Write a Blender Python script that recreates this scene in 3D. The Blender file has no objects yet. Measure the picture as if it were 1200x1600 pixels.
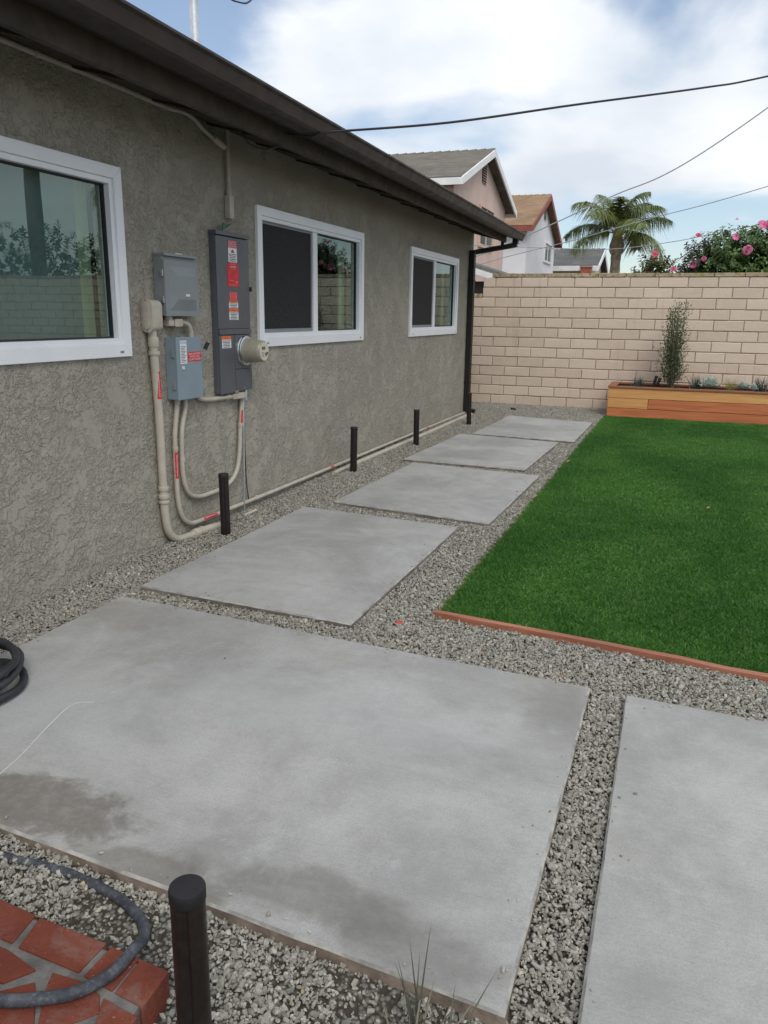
import bpy, bmesh, math, random
import numpy as np
from mathutils import Vector, Matrix, noise

scene = bpy.context.scene
COL = scene.collection
R_ = math.radians
random.seed(7); rng = np.random.default_rng(7)

# ------------------------------------------------------------------ camera
CAM = np.array([0.0, 0.0, 1.40])
FPX = 1221.0
def _unit(v): return v/np.linalg.norm(v)
_dy = _unit(np.array([1061-600, 497-800, FPX]))           # along the house wall
_dx = -_unit(np.array([-2870-600, 441-800, FPX]))         # across the yard
_dz = _unit(np.cross(_dx, _dy)); _dx = _unit(np.cross(_dy, _dz))
RW = np.array([_dx, _dy, _dz])
cam_d = bpy.data.cameras.new('camera'); cam = bpy.data.objects.new('camera', cam_d); COL.objects.link(cam)
M = Matrix.Identity(4)
for i in range(3):
    M[i][0] = RW[i, 0]; M[i][1] = -RW[i, 1]; M[i][2] = -RW[i, 2]; M[i][3] = CAM[i]
cam.matrix_world = M
cam_d.sensor_fit = 'VERTICAL'; cam_d.sensor_height = 36.0; cam_d.sensor_width = 27.0
cam_d.lens = FPX/1600*36.0
cam_d.clip_start = 0.05; cam_d.clip_end = 2000
scene.camera = cam

# ------------------------------------------------------------------ light
SUN_DIR = Vector((0.42, -0.58, 0.80)).normalized()         # towards the sun
w = bpy.data.worlds.new('World'); scene.world = w; w.use_nodes = True
nt = w.node_tree; nt.nodes.clear()
def wn(t, **k):
    n = nt.nodes.new(t)
    for a, b in k.items(): setattr(n, a, b)
    return n
out = wn('ShaderNodeOutputWorld'); bg = wn('ShaderNodeBackground'); bg.inputs['Strength'].default_value = 0.12
sky = wn('ShaderNodeTexSky', sky_type='NISHITA'); sky.sun_disc = False
sky.sun_elevation = math.asin(SUN_DIR.z); sky.sun_rotation = math.atan2(SUN_DIR.x, SUN_DIR.y)
sky.air_density = 1.0; sky.dust_density = 0.8; sky.ozone_density = 1.6
tc = wn('ShaderNodeTexCoord'); sep = wn('ShaderNodeSeparateXYZ')
nt.links.new(tc.outputs['Generated'], sep.inputs[0])
mx = wn('ShaderNodeMath', operation='MAXIMUM'); nt.links.new(sep.outputs['Z'], mx.inputs[0]); mx.inputs[1].default_value = 0.0
ad = wn('ShaderNodeMath', operation='ADD'); nt.links.new(mx.outputs[0], ad.inputs[0]); ad.inputs[1].default_value = 0.34
dv = []
for ax in 'XY':
    d = wn('ShaderNodeMath', operation='DIVIDE'); nt.links.new(sep.outputs[ax], d.inputs[0]); nt.links.new(ad.outputs[0], d.inputs[1]); dv.append(d)
cmb = wn('ShaderNodeCombineXYZ'); nt.links.new(dv[0].outputs[0], cmb.inputs[0]); nt.links.new(dv[1].outputs[0], cmb.inputs[1])
cmb.inputs[2].default_value = 33.3
n1 = wn('ShaderNodeTexNoise'); n1.inputs['Scale'].default_value = 1.9; n1.inputs['Detail'].default_value = 6; n1.inputs['Roughness'].default_value = 0.47; n1.inputs['Distortion'].default_value = 0.3
nt.links.new(cmb.outputs[0], n1.inputs['Vector'])
cov = wn('ShaderNodeMapRange', interpolation_type='SMOOTHSTEP')
for i, v in ((1, 0.36), (2, 0.53), (3, 0.12), (4, 0.97)): cov.inputs[i].default_value = v
nt.links.new(n1.outputs['Fac'], cov.inputs[0])
n2 = wn('ShaderNodeTexNoise'); n2.inputs['Scale'].default_value = 2.6; n2.inputs['Detail'].default_value = 7; n2.inputs['Roughness'].default_value = 0.5
nt.links.new(cmb.outputs[0], n2.inputs['Vector'])
rmp = wn('ShaderNodeValToRGB')
rmp.color_ramp.elements[0].position = 0.34; rmp.color_ramp.elements[0].color = (5.6, 6.1, 6.75, 1)
rmp.color_ramp.elements[1].position = 0.64; rmp.color_ramp.elements[1].color = (7.9, 8.05, 8.2, 1)
nt.links.new(n2.outputs['Fac'], rmp.inputs[0])
mixc = wn('ShaderNodeMix', data_type='RGBA')
nt.links.new(cov.outputs[0], mixc.inputs[0]); nt.links.new(sky.outputs[0], mixc.inputs[6]); el = wn('ShaderNodeMapRange'); nt.links.new(mx.outputs[0], el.inputs[0])
for i, v in ((1, 0.0), (2, 1.0), (3, 0.88), (4, 1.40)): el.inputs[i].default_value = v
sc_ = wn('ShaderNodeVectorMath', operation='SCALE'); nt.links.new(rmp.outputs[0], sc_.inputs[0]); nt.links.new(el.outputs[0], sc_.inputs['Scale'])
nt.links.new(sc_.outputs[0], mixc.inputs[7])
nt.links.new(mixc.outputs[2], bg.inputs['Color']); nt.links.new(bg.outputs[0], out.inputs[0])
sun_d = bpy.data.lights.new('sun', 'SUN'); sun_d.energy = 1.5; sun_d.angle = R_(30); sun_d.color = (1.0, 0.94, 0.86)
sun = bpy.data.objects.new('sun', sun_d); COL.objects.link(sun); sun.location = (0, 0, 20)
sun.rotation_euler = (-SUN_DIR).to_track_quat('-Z', 'Y').to_euler()
vs = scene.view_settings; vs.view_transform = 'Standard'; vs.look = 'None'; vs.gamma = 1.0; vs.use_curve_mapping = False; vs.exposure = 0.16
scene.cycles.max_bounces = 8; scene.cycles.transparent_max_bounces = 12
scene.cycles.use_denoising = True

# ------------------------------------------------------------------ materials
class NT:
    def __init__(s, name):
        s.m = bpy.data.materials.new(name); s.m.use_nodes = True; s.t = s.m.node_tree; s.t.nodes.clear()
        s.out = s.n('ShaderNodeOutputMaterial'); s.b = s.n('ShaderNodeBsdfPrincipled'); s.l(s.b.outputs[0], s.out.inputs[0])
        s._oc = None
    def n(s, t, **k):
        n = s.t.nodes.new(t)
        for a, b in k.items(): setattr(n, a, b)
        return n
    def l(s, a, b): s.t.links.new(a, b)
    def set(s, i, v): s.b.inputs[i].default_value = v if not isinstance(v, tuple) or len(v) == 4 else (*v, 1)
    def oc(s):
        if s._oc is None: s._oc = s.n('ShaderNodeTexCoord')
        return s._oc.outputs['Object']
    def map(s, scale=(1, 1, 1), rot=(0, 0, 0), loc=(0, 0, 0), src=None):
        m = s.n('ShaderNodeMapping'); m.inputs['Scale'].default_value = scale; m.inputs['Rotation'].default_value = rot; m.inputs['Location'].default_value = loc
        s.l(src or s.oc(), m.inputs[0]); return m.outputs[0]
    def noise(s, scale, detail=4, rough=0.5, dist=0.0, vec=None):
        n = s.n('ShaderNodeTexNoise'); n.inputs['Scale'].default_value = scale; n.inputs['Detail'].default_value = detail
        n.inputs['Roughness'].default_value = rough; n.inputs['Distortion'].default_value = dist
        s.l(vec or s.oc(), n.inputs['Vector']); return n.outputs['Fac']
    def vor(s, scale, feature='F1', vec=None, outp='Distance'):
        n = s.n('ShaderNodeTexVoronoi', feature=feature); n.inputs['Scale'].default_value = scale; s.l(vec or s.oc(), n.inputs['Vector']); return n.outputs[outp]
    def mr(s, v, a, b, c=0., d=1., smooth=True):
        n = s.n('ShaderNodeMapRange', interpolation_type='SMOOTHSTEP' if smooth else 'LINEAR')
        s.l(v, n.inputs[0])
        for i, x in zip((1, 2, 3, 4), (a, b, c, d)): n.inputs[i].default_value = x
        return n.outputs[0]
    def math(s, op, a, b=None):
        n = s.n('ShaderNodeMath', operation=op)
        for i, x in enumerate((a, b)):
            if x is None: continue
            if isinstance(x, (int, float)): n.inputs[i].default_value = x
            else: s.l(x, n.inputs[i])
        return n.outputs[0]
    def ramp(s, v, stops, interp='LINEAR'):
        n = s.n('ShaderNodeValToRGB'); e = n.color_ramp; e.interpolation = interp
        while len(e.elements) < len(stops): e.elements.new(0.5)
        for el, (p, c) in zip(e.elements, stops): el.position = p; el.color = (*c, 1)
        s.l(v, n.inputs[0]); return n.outputs[0]
    def mix(s, f, a, b, mode='MIX'):
        n = s.n('ShaderNodeMix', data_type='RGBA', blend_type=mode)
        for i, x in ((0, f), (6, a), (7, b)):
            if isinstance(x, (int, float)): n.inputs[i].default_value = x
            elif isinstance(x, tuple): n.inputs[i].default_value = (*x, 1)
            else: s.l(x, n.inputs[i])
        return n.outputs[2]
    def bump(s, h, dist, strength=1.0, prev=None):
        n = s.n('ShaderNodeBump'); n.inputs['Distance'].default_value = dist; n.inputs['Strength'].default_value = strength
        s.l(h, n.inputs['Height'])
        if prev is not None: s.l(prev, n.inputs['Normal'])
        return n.outputs[0]
    def orand(s):
        return s.n('ShaderNodeObjectInfo').outputs['Random']
    def attr(s, name, kind='GEOMETRY', o='Fac'):
        return s.n('ShaderNodeAttribute', attribute_name=name, attribute_type=kind).outputs[o]
    def col(s, c): s.l(c, s.b.inputs['Base Color'])
    def nrm(s, c): s.l(c, s.b.inputs['Normal'])

def simple(name, color, rough=0.5, metal=0.0, var=0.12, scale=14, bump=0.0, bscale=120, spec=0.5):
    k = NT(name)
    f = k.noise(scale, 5, 0.6)
    a = tuple(max(0, x*(1-var)) for x in color); b = tuple(min(1, x*(1+var)) for x in color)
    k.col(k.mix(k.mr(f, .3, .7), a, b)); k.set('Roughness', rough); k.set('Metallic', metal); k.set('Specular IOR Level', spec)
    r = k.mr(k.noise(scale*3, 3), .3, .7, rough*0.85, min(1, rough*1.15)); k.l(r, k.b.inputs['Roughness'])
    if bump: k.nrm(k.bump(k.noise(bscale, 3), bump))
    return k.m

def stucco_mat(name, c0, c1, fine=False):
    k = NT(name)
    v = k.oc()
    wv = k.n('ShaderNodeVectorMath', operation='ADD'); k.l(v, wv.inputs[0])
    nz = k.n('ShaderNodeTexNoise'); nz.inputs['Scale'].default_value = 16; nz.inputs['Detail'].default_value = 2; k.l(v, nz.inputs['Vector'])
    sb = k.n('ShaderNodeVectorMath', operation='MULTIPLY_ADD'); k.l(nz.outputs['Color'], sb.inputs[0]); sb.inputs[1].default_value = (.07, .07, .07); sb.inputs[2].default_value = (-.035, -.035, -.035); k.l(sb.outputs[0], wv.inputs[1])
    a = k.noise(21, 3, .6, 0, wv.outputs[0]); plate = k.mr(a, .44, .52)
    b = k.noise(52, 3, .6, .4, wv.outputs[0]); fl = k.mr(b, .41, .55)
    mask = k.mr(k.noise(5.5, 4, .65), .42, .50); pm = k.mr(k.noise(3.0, 4, .65, .5), .40, .52, .15, 1.0); plate = k.math('MULTIPLY', plate, pm)
    h = k.math('ADD', k.math('MULTIPLY', plate, .75), k.math('MULTIPLY', k.math('MULTIPLY', fl, mask), .65))
    h = k.math('ADD', h, k.math('MULTIPLY', k.noise(190, 3, .65), .10))
    k.nrm(k.bump(h, .0062))
    big = k.noise(.8, 4, .6); mid = k.noise(4, 4, .6)
    c = k.mix(k.mr(big, .3, .7), c0, c1)
    c = k.mix(k.math('MULTIPLY', k.mr(mid, .4, .7), .10), c, tuple(x*.8 for x in c0))
    k.col(c); k.set('Roughness', .92); k.set('Specular IOR Level', .2)
    return k.m

def concrete_mat(name, stains=()):
    k = NT(name)
    v = k.oc(); rnd = k.orand()
    off = k.n('ShaderNodeVectorMath', operation='ADD'); k.l(v, off.inputs[0])
    sc = k.n('ShaderNodeCombineXYZ'); k.l(k.math('MULTIPLY', rnd, 37.), sc.inputs[0]); k.l(k.math('MULTIPLY', rnd, 11.), sc.inputs[1]); k.l(sc.outputs[0], off.inputs[1])
    vv = off.outputs[0]
    a = k.noise(1.5, 10, .70, .3, vv); b = k.noise(6, 9, .74, .2, vv); c_ = k.noise(210, 5, .8, 0, vv)
    col = k.mix(k.mr(a, .32, .68), (.285, .284, .270), (.452, .450, .432))
    col = k.mix(k.math('MULTIPLY', k.mr(b, .46, .74), .30), col, (.235, .232, .218))
    warm = k.mr(k.noise(2.3, 9, .68, .4, vv), .55, .75)
    col = k.mix(k.math('MULTIPLY', warm, .45), col, (.375, .35, .305))
    eff = k.mr(k.noise(3.2, 9, .74, .4, vv), .56, .72)
    col = k.mix(k.math('MULTIPLY', eff, .45), col, (.50, .51, .52))
    col = k.mix(k.math('MULTIPLY', k.mr(c_, .44, .62), .42), col, (.225, .222, .212))
    gr_ = k.mr(k.noise(480, 2, .6, 0, vv), .66, .72); col = k.mix(k.math('MULTIPLY', gr_, .5), col, (.12, .118, .11))
    st = k.n('ShaderNodeMapping'); st.inputs['Scale'].default_value = (3.2, 170, 1); st.inputs['Rotation'].default_value = (0, 0, R_(4)); k.l(vv, st.inputs[0])
    br = k.noise(1, 3, .6, 0, st.outputs[0])
    col = k.mix(k.math('MULTIPLY', k.mr(br, .35, .7), .12), col, (.20, .20, .195))
    pits = k.mr(k.vor(26, vec=vv), .0, .045, 1, 0)
    pitm = k.mr(k.noise(18, 2, vec=vv), .60, .64)
    pit = k.math('MULTIPLY', pits, pitm)
    col = k.mix(k.math('MULTIPLY', pit, .6), col, (.1, .1, .1))
    # stains with a shape of their own: (cx, cy, rx, ry, colour, amount, softness)
    xy = k.n('ShaderNodeSeparateXYZ'); k.l(v, xy.inputs[0])
    for (cx, cy, rx, ry, cc, am, so) in stains:
        dx = k.math('DIVIDE', k.math('SUBTRACT', xy.outputs[0], cx), rx); dy = k.math('DIVIDE', k.math('SUBTRACT', xy.outputs[1], cy), ry)
        d = k.math('SQRT', k.math('ADD', k.math('MULTIPLY', dx, dx), k.math('MULTIPLY', dy, dy)))
        d = k.math('ADD', d, k.math('MULTIPLY', k.math('SUBTRACT', k.noise(6.5, 6, .62, .5), .5), 2.0))
        f = k.math('MULTIPLY', k.mr(d, 1-so, 1+so*.4, 1, 0), k.mr(k.noise(24, 4, .65), .28, .62, .72, 1.0))
        col = k.mix(k.math('MULTIPLY', f, am), col, cc)
    k.col(col); k.set('Roughness', .82); k.set('Specular IOR Level', .3)
    h = k.math('ADD', k.math('MULTIPLY', br, .35), k.math('ADD', k.math('MULTIPLY', c_, .6), k.math('MULTIPLY', pit, -1.2)))
    h = k.math('ADD', h, k.math('MULTIPLY', k.noise(4, 3, vec=vv), 1.6))
    k.nrm(k.bump(h, .0014))
    return k.m

def block_mat():
    k = NT('tan_block')
    r = k.orand()
    c = k.mix(r, (.57, .462, .372), (.65, .54, .44))
    off = k.n('ShaderNodeVectorMath', operation='ADD'); k.l(k.oc(), off.inputs[0])
    cb = k.n('ShaderNodeCombineXYZ'); k.l(k.math('MULTIPLY', r, 91.), cb.inputs[0]); k.l(cb.outputs[0], off.inputs[1])
    n = k.noise(9, 5, .65, .3, off.outputs[0])
    c = k.mix(k.math('MULTIPLY', k.mr(n, .42, .72), .3), c, (.70, .59, .47))
    c = k.mix(k.math('MULTIPLY', k.mr(k.noise(5, 4, .6, 0, off.outputs[0]), .58, .78), .25), c, (.42, .325, .255))
    gp = k.n('ShaderNodeNewGeometry').outputs['Position']
    run = k.noise(1.0, 5, .65, .3, k.map((7, 1, .55), src=gp)); c = k.mix(k.math('MULTIPLY', k.mr(run, .56, .72), .30), c, (.36, .28, .21))
    salt = k.mr(k.noise(3.3, 8, .72, .5, gp), .60, .72); c = k.mix(k.math('MULTIPLY', salt, .28), c, (.74, .68, .60))
    k.col(c); k.set('Roughness', .93); k.set('Specular IOR Level', .15)
    k.nrm(k.bump(k.math('ADD', k.noise(55, 4, .7, 0, off.outputs[0]), k.noise(12, 3, .5, 0, off.outputs[0])), .004))
    return k.m

def cap_mat():
    k = NT('weathered_cap')
    r = k.orand()
    c = k.mix(r, (.36, .29, .19), (.48, .39, .27))
    n = k.noise(14, 5, .7)
    c = k.mix(k.mr(n, .48, .62), c, (.19, .155, .085))
    c = k.mix(k.math('MULTIPLY', k.mr(k.noise(6, 4), .5, .7), .6), c, (.42, .30, .10))
    k.col(c); k.set('Roughness', .95); k.nrm(k.bump(k.noise(60, 4), .004)); return k.m

def wood_mat(name, ca, cb, cc, axis=0, rough=.6):
    k = NT(name)
    s = [26, 26, 26]; s[axis] = 1.1
    r = k.orand()
    off = k.n('ShaderNodeVectorMath', operation='ADD'); k.l(k.oc(), off.inputs[0])
    cbn = k.n('ShaderNodeCombineXYZ'); k.l(k.math('MULTIPLY', r, 53.), cbn.inputs[0]); k.l(k.math('MULTIPLY', r, 17.), cbn.inputs[2]); k.l(cbn.outputs[0], off.inputs[1])
    g = k.noise(1.0, 5, .6, 1.6, k.map(tuple(s), src=off.outputs[0]))
    s2 = [6, 6, 6]; s2[axis] = .5
    g2 = k.noise(1.0, 3, .5, .8, k.map(tuple(s2), src=off.outputs[0]))
    c = k.mix(k.mr(g, .35, .65), ca, cb); c = k.mix(k.math('MULTIPLY', k.mr(g2, .5, .68), .55), c, cc)
    kn = k.mr(k.vor(2.3, vec=off.outputs[0]), .02, .07, 1, 0)
    c = k.mix(k.math('MULTIPLY', kn, .6), c, tuple(x*.35 for x in cc))
    k.col(c); k.set('Roughness', rough); k.nrm(k.bump(g, .0015)); return k.m

def leaf_mat(name, stops, rough=.5, trans=.25):
    k = NT(name)
    c = k.ramp(k.attr('var'), stops)
    k.col(c); k.set('Roughness', rough)
    tr = k.n('ShaderNodeBsdfTranslucent'); k.l(k.mix(.5, c, (.25, .35, .05), 'MULTIPLY'), tr.inputs[0]); k.l(c, tr.inputs[0])
    ms = k.n('ShaderNodeMixShader'); ms.inputs[0].default_value = trans
    k.l(k.b.outputs[0], ms.inputs[1]); k.l(tr.outputs[0], ms.inputs[2]); k.l(ms.outputs[0], k.out.inputs[0])
    return k.m

def shingle_mat(name, ca, cb, cc, sx=3.2, sy=7.0):
    k = NT(name)
    br = k.n('ShaderNodeTexBrick'); br.inputs['Scale'].default_value = 1.0
    br.inputs['Brick Width'].default_value = .32; br.inputs['Row Height'].default_value = .14; br.inputs['Mortar Size'].default_value = .006
    br.inputs['Color1'].default_value = (*ca, 1); br.inputs['Color2'].default_value = (*cb, 1); br.inputs['Mortar'].default_value = (*cc, 1)
    k.l(k.oc(), br.inputs['Vector'])
    c = k.mix(k.math('MULTIPLY', k.mr(k.noise(1.1, 4, .6), .4, .7), .5), br.outputs['Color'], cc)
    k.col(c); k.set('Roughness', .95); k.nrm(k.bump(k.math('ADD', br.outputs['Fac'], k.noise(50, 3)), .01)); return k.m

def glass_mat(name, ior, tint):
    k = NT(name); k.t.nodes.remove(k.b)
    g = k.n('ShaderNodeBsdfGlossy'); g.inputs['Roughness'].default_value = 0.0; g.inputs['Color'].default_value = (.76, .95, .89, 1)
    t = k.n('ShaderNodeBsdfTransparent'); t.inputs['Color'].default_value = (*tint, 1)
    f = k.n('ShaderNodeFresnel'); f.inputs['IOR'].default_value = ior
    bp = k.n('ShaderNodeBump'); bp.inputs['Distance'].default_value = .0006
    k.l(k.noise(2.2, 1), bp.inputs['Height']); k.l(bp.outputs[0], g.inputs['Normal'])
    m = k.n('ShaderNodeMixShader'); ge = k.n('ShaderNodeNewGeometry'); k.l(k.math('MULTIPLY', f.outputs[0], k.math('SUBTRACT', 1.0, ge.outputs['Backfacing'])), m.inputs[0]); k.l(t.outputs[0], m.inputs[1]); k.l(g.outputs[0], m.inputs[2]); k.l(m.outputs[0], k.out.inputs[0])
    return k.m

MT = {}
MT['stucco'] = stucco_mat('olive_grey_stucco', (.328, .304, .252), (.376, .350, .292))
MT['fascia'] = simple('brown_fascia', (.072, .057, .043), .75, var=.25, scale=6, bump=.001)
MT['gutter'] = simple('brown_gutter', (.033, .022, .018), .55, var=.12, scale=4)
MT['soffit'] = simple('dark_soffit', (.028, .023, .018), .85, var=.3)
MT['downspout'] = simple('dark_downspout', (.009, .007, .007), .6)
MT['roof'] = shingle_mat('house_shingle', (.10, .09, .08), (.14, .125, .11), (.05, .045, .04))
MT['vinyl'] = simple('white_vinyl', (.78, .80, .83), .38, var=.03, scale=3)
MT['vinyl_gasket'] = simple('black_gasket', (.02, .02, .022), .6)  # black seal strip around each pane, its own colour
MT['screen'] = simple('screen_mesh', (.011, .011, .012), .8, var=.2, scale=30, bump=.0006, bscale=900)
MT['screen_frame'] = simple('grey_screen_frame', (.22, .23, .25), .5, var=.05)
MT['glass'] = glass_mat('window_glass', 2.1, (.90, .955, .94))
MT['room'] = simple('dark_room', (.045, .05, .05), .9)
MT['shade'] = simple('teal_grey_shade', (.095, .14, .145), .9, var=.12, scale=3)
MT['shade_green'] = simple('pale_green_curtain', (.30, .36, .24), .9, var=.12, scale=5)
MT['concrete'] = concrete_mat('broomed_concrete')
MT['concrete_big'] = concrete_mat('broomed_concrete_stained', (
    (-1.60, 1.50, .34, .125, (.150, .135, .112), .80, .30), (-1.12, 1.37, .26, .075, (.165, .15, .125), .65, .4),
    (-.74, 1.44, .36, .085, (.150, .142, .128), .62, .5), (-.40, 1.38, .22, .10, (.15, .145, .135), .5, .6),
    (-2.25, 2.75, .28, .20, (.20, .185, .165), .45, .7), (-1.0, 2.3, .8, .25, (.46, .47, .48), .28, .8), (-.28, 2.65, .14, .3, (.185, .175, .16), .5, .7),
    (-1.9, 1.95, .5, .3, (.42, .43, .45), .25, .8)))
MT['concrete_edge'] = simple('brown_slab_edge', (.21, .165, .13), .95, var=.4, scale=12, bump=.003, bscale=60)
MT['slab_side'] = simple('shaded_dirty_slab_side', (.17, .155, .135), .95, var=.4, scale=10, bump=.003, bscale=60)  # side colour darkened for its shade as well as for dirt
MT['rim'] = simple('worn_slab_rim', (.31, .30, .275), .95, var=.35, scale=14, bump=.002, bscale=80)
MT['chalk'] = simple('white_scratch', (.62, .63, .63), .9)
MT['block'] = block_mat(); MT['cap'] = cap_mat()
MT['mortar'] = simple('tan_mortar', (.33, .262, .205), .97, var=.2, scale=20, bump=.002)
MT['panel_dark'] = simple('dark_grey_enamel', (.090, .097, .112), .42, var=.06, scale=5)
MT['box_grey'] = simple('grey_enamel', (.215, .24, .25), .42, var=.05, scale=5)
MT['box_blue'] = simple('blue_grey_enamel', (.215, .280, .325), .42, var=.05, scale=5)
MT['seam'] = simple('seam_black', (.012, .013, .015), .7)
MT['steel'] = simple('bright_steel', (.62, .63, .64), .28, 1.0, var=.08)
MT['galv'] = simple('galvanised_steel', (.62, .64, .66), .38, .85, var=.18, scale=9)
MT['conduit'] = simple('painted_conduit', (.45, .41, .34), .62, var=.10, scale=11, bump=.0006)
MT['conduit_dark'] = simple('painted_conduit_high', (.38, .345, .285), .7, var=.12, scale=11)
MT['meter_glass'] = simple('meter_cover', (.31, .295, .235), .30, var=.05)
MT['meter_face'] = simple('meter_face', (.56, .535, .43), .4, var=.05)
MT['lcd'] = simple('lcd_grey', (.12, .12, .09), .25)
MT['red'] = simple('red_label', (.58, .012, .022), .45, var=.06)
MT['pink'] = simple('faded_red_label', (.80, .13, .13), .5, var=.06)
MT['orange'] = simple('orange_label', (.85, .17, .03), .5, var=.05)
MT['white'] = simple('white_label', (.72, .74, .76), .5, var=.04)
MT['ink'] = simple('black_ink', (.07, .07, .08), .6)
MT['blue'] = simple('blue_ink', (.03, .09, .38), .5)
MT['green'] = simple('green_tag', (.01, .12, .05), .5)
MT['bronze'] = simple('dark_bronze', (.020, .014, .012), .42, .3, var=.3, scale=40)
MT['bronze_cap'] = simple('dark_cap', (.010, .009, .011), .62, var=.2)
MT['brick'] = None
k = NT('red_brick'); f = k.noise(7, 5, .6); r = k.orand()
c = k.mix(k.mr(f, .35, .7), (.135, .036, .023), (.20, .056, .034)); c = k.mix(k.math('MULTIPLY', r, .35), c, (.18, .045, .028))
c = k.mix(k.mr(k.noise(110, 3, .6), .68, .74), c, (.36, .20, .15)); c = k.mix(k.math('MULTIPLY', k.mr(k.noise(3.5, 4), .50, .7), .45), c, (.15, .06, .042))
k.col(c); k.set('Roughness', .9); k.set('Specular IOR Level', .2); c = k.mix(k.math('MULTIPLY', k.mr(k.noise(9, 7, .75, .4), .50, .68), .42), c, (.20, .155, .135)); k.col(c); k.nrm(k.bump(k.math('ADD', k.math('ADD', k.noise(90, 5, .75), k.noise(15, 3)), k.math('MULTIPLY', k.mr(k.vor(60), 0, .12, 1, 0), -.9)), .0032)); MT['brick'] = k.m
MT['grout'] = simple('grey_grout', (.135, .128, .118), .95, var=.35, scale=16, bump=.004, bscale=70)
k = NT('dusty_hose'); f = k.noise(16, 6, .7, .4, k.map((1, 1, 1))); c = k.mix(k.mr(f, .40, .80), (.030, .034, .043), (.13, .142, .162)); c = k.mix(k.math('MULTIPLY', k.mr(k.noise(90, 3, .7), .5, .75), .35), c, (.25, .26, .28)); k.col(c); k.set('Roughness', .75); k.nrm(k.bump(k.noise(60, 3), .001)); MT['hose_dusty'] = k.m
MT['hose'] = simple('black_hose', (.020, .022, .027), .5, var=.35, scale=18)
MT['redwood_y'] = wood_mat('redwood_gold', (.56, .265, .085), (.68, .37, .135), (.43, .165, .055))
MT['redwood_r'] = wood_mat('redwood_red', (.44, .130, .045), (.54, .185, .068), (.31, .08, .028))
MT['redwood_c'] = wood_mat('redwood_cap', (.22, .085, .042), (.30, .12, .06), (.15, .055, .03))
MT['edging'] = wood_mat('redwood_edging', (.30, .105, .058), (.40, .16, .095), (.20, .075, .045))
MT['edging_y'] = wood_mat('redwood_edging_side', (.26, .115, .065), (.34, .17, .105), (.18, .08, .05), axis=1)
MT['soil'] = simple('dark_soil', (.045, .030, .020), .98, var=.5, scale=30, bump=.012, bscale=40)
MT['bark'] = simple('grey_bark', (.13, .10, .075), .95, var=.4, scale=25, bump=.004, bscale=40)
MT['palm_bark'] = simple('palm_bark', (.34, .27, .19), .95, var=.4, scale=6, bump=.02, bscale=9)
MT['palm_husk'] = simple('orange_palm_sheath', (.52, .27, .09), .9, var=.35, scale=7, bump=.01, bscale=12)
MT['palm_leaf'] = leaf_mat('palm_frond', [(0, (.055, .080, .022)), (.6, (.135, .18, .045)), (1, (.28, .28, .09))], .45, .15)
MT['hib_leaf'] = leaf_mat('hibiscus_leaf', [(0, (.036, .072, .018)), (.55, (.082, .155, .034)), (.9, (.16, .25, .065)), (1, (.28, .22, .05))], .38, .2)
MT['hib_leaf2'] = leaf_mat('small_hibiscus_leaf', [(0, (.04, .05, .012)), (.5, (.10, .12, .025)), (1, (.26, .22, .05))], .42, .2)
MT['hib_dark'] = leaf_mat('dark_shrub_leaf', [(0, (.03, .032, .02)), (.6, (.065, .07, .035)), (1, (.13, .12, .06))], .5, .1)
MT['shrub_leaf'] = leaf_mat('grey_green_leaf', [(0, (.04, .062, .024)), (.6, (.088, .130, .046)), (1, (.19, .225, .095))], .5, .2)
MT['blue_grass'] = leaf_mat('blue_green_blade', [(0, (.02, .045, .038)), (1, (.07, .125, .105))], .5, .1)
MT['feather'] = leaf_mat('feather_grass', [(0, (.22, .22, .07)), (1, (.42, .40, .16))], .6, .3)
MT['succulent'] = leaf_mat('pale_succulent', [(0, (.36, .45, .39)), (1, (.62, .68, .60))], .5, .1)
MT['weed'] = leaf_mat('dry_weed', [(0, (.07, .075, .055)), (.7, (.14, .145, .11)), (1, (.34, .31, .22))], .6, .15)
MT['petal'] = leaf_mat('pink_petal', [(0, (.62, .10, .28)), (1, (.85, .26, .45))], .5, .25)
MT['petal_red'] = leaf_mat('deep_pink_petal', [(0, (.50, .05, .10)), (1, (.70, .12, .20))], .5, .25)
MT['black'] = simple('matte_black', (.012, .012, .012), .6)
MT['cable'] = simple('black_cable', (.018, .018, .020), .6)
MT['cable_grey'] = simple('grey_cable', (.33, .34, .35), .6)
MT['leaf_dry'] = simple('dry_leaf', (.30, .17, .09), .8)
MT['rock_red'] = simple('red_stone', (.42, .08, .055), .9, var=.3, scale=60)
MT['pinkstucco'] = simple('pink_beige_stucco', (.62, .465, .395), .95, var=.07, scale=1.2, bump=.004, bscale=30)
MT['whitestucco'] = simple('white_stucco', (.76, .76, .78), .95, var=.05, scale=1.0, bump=.003, bscale=30)
MT['creamstucco'] = simple('cream_stucco', (.60, .52, .38), .95, var=.08, scale=1.0)
MT['trim_white'] = simple('white_trim', (.78, .78, .77), .6, var=.07, scale=3)
MT['trim_red'] = simple('red_brown_trim', (.26, .072, .05), .7, var=.2, scale=3)
MT['roofA'] = shingle_mat('grey_brown_shingle', (.135, .12, .095), (.20, .18, .145), (.09, .08, .065))
MT['roofB'] = shingle_mat('tan_shingle', (.27, .170, .095), (.345, .225, .130), (.15, .09, .055))
MT['roofC'] = shingle_mat('slate_grey_shingle', (.105, .105, .105), (.15, .15, .15), (.07, .07, .07))
MT['dark_opening'] = simple('dark_opening', (.03, .025, .022), .9)
MT['far_glass'] = simple('far_window_glass', (.10, .12, .13), .12, var=.2, scale=2)
MT['rust_brick'] = simple('chimney_brick', (.33, .10, .06), .9, var=.3, scale=9)
MT['woodpole'] = wood_mat('weathered_pole', (.12, .09, .065), (.18, .14, .10), (.08, .06, .045), axis=2)
MT['dirt'] = None
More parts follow.
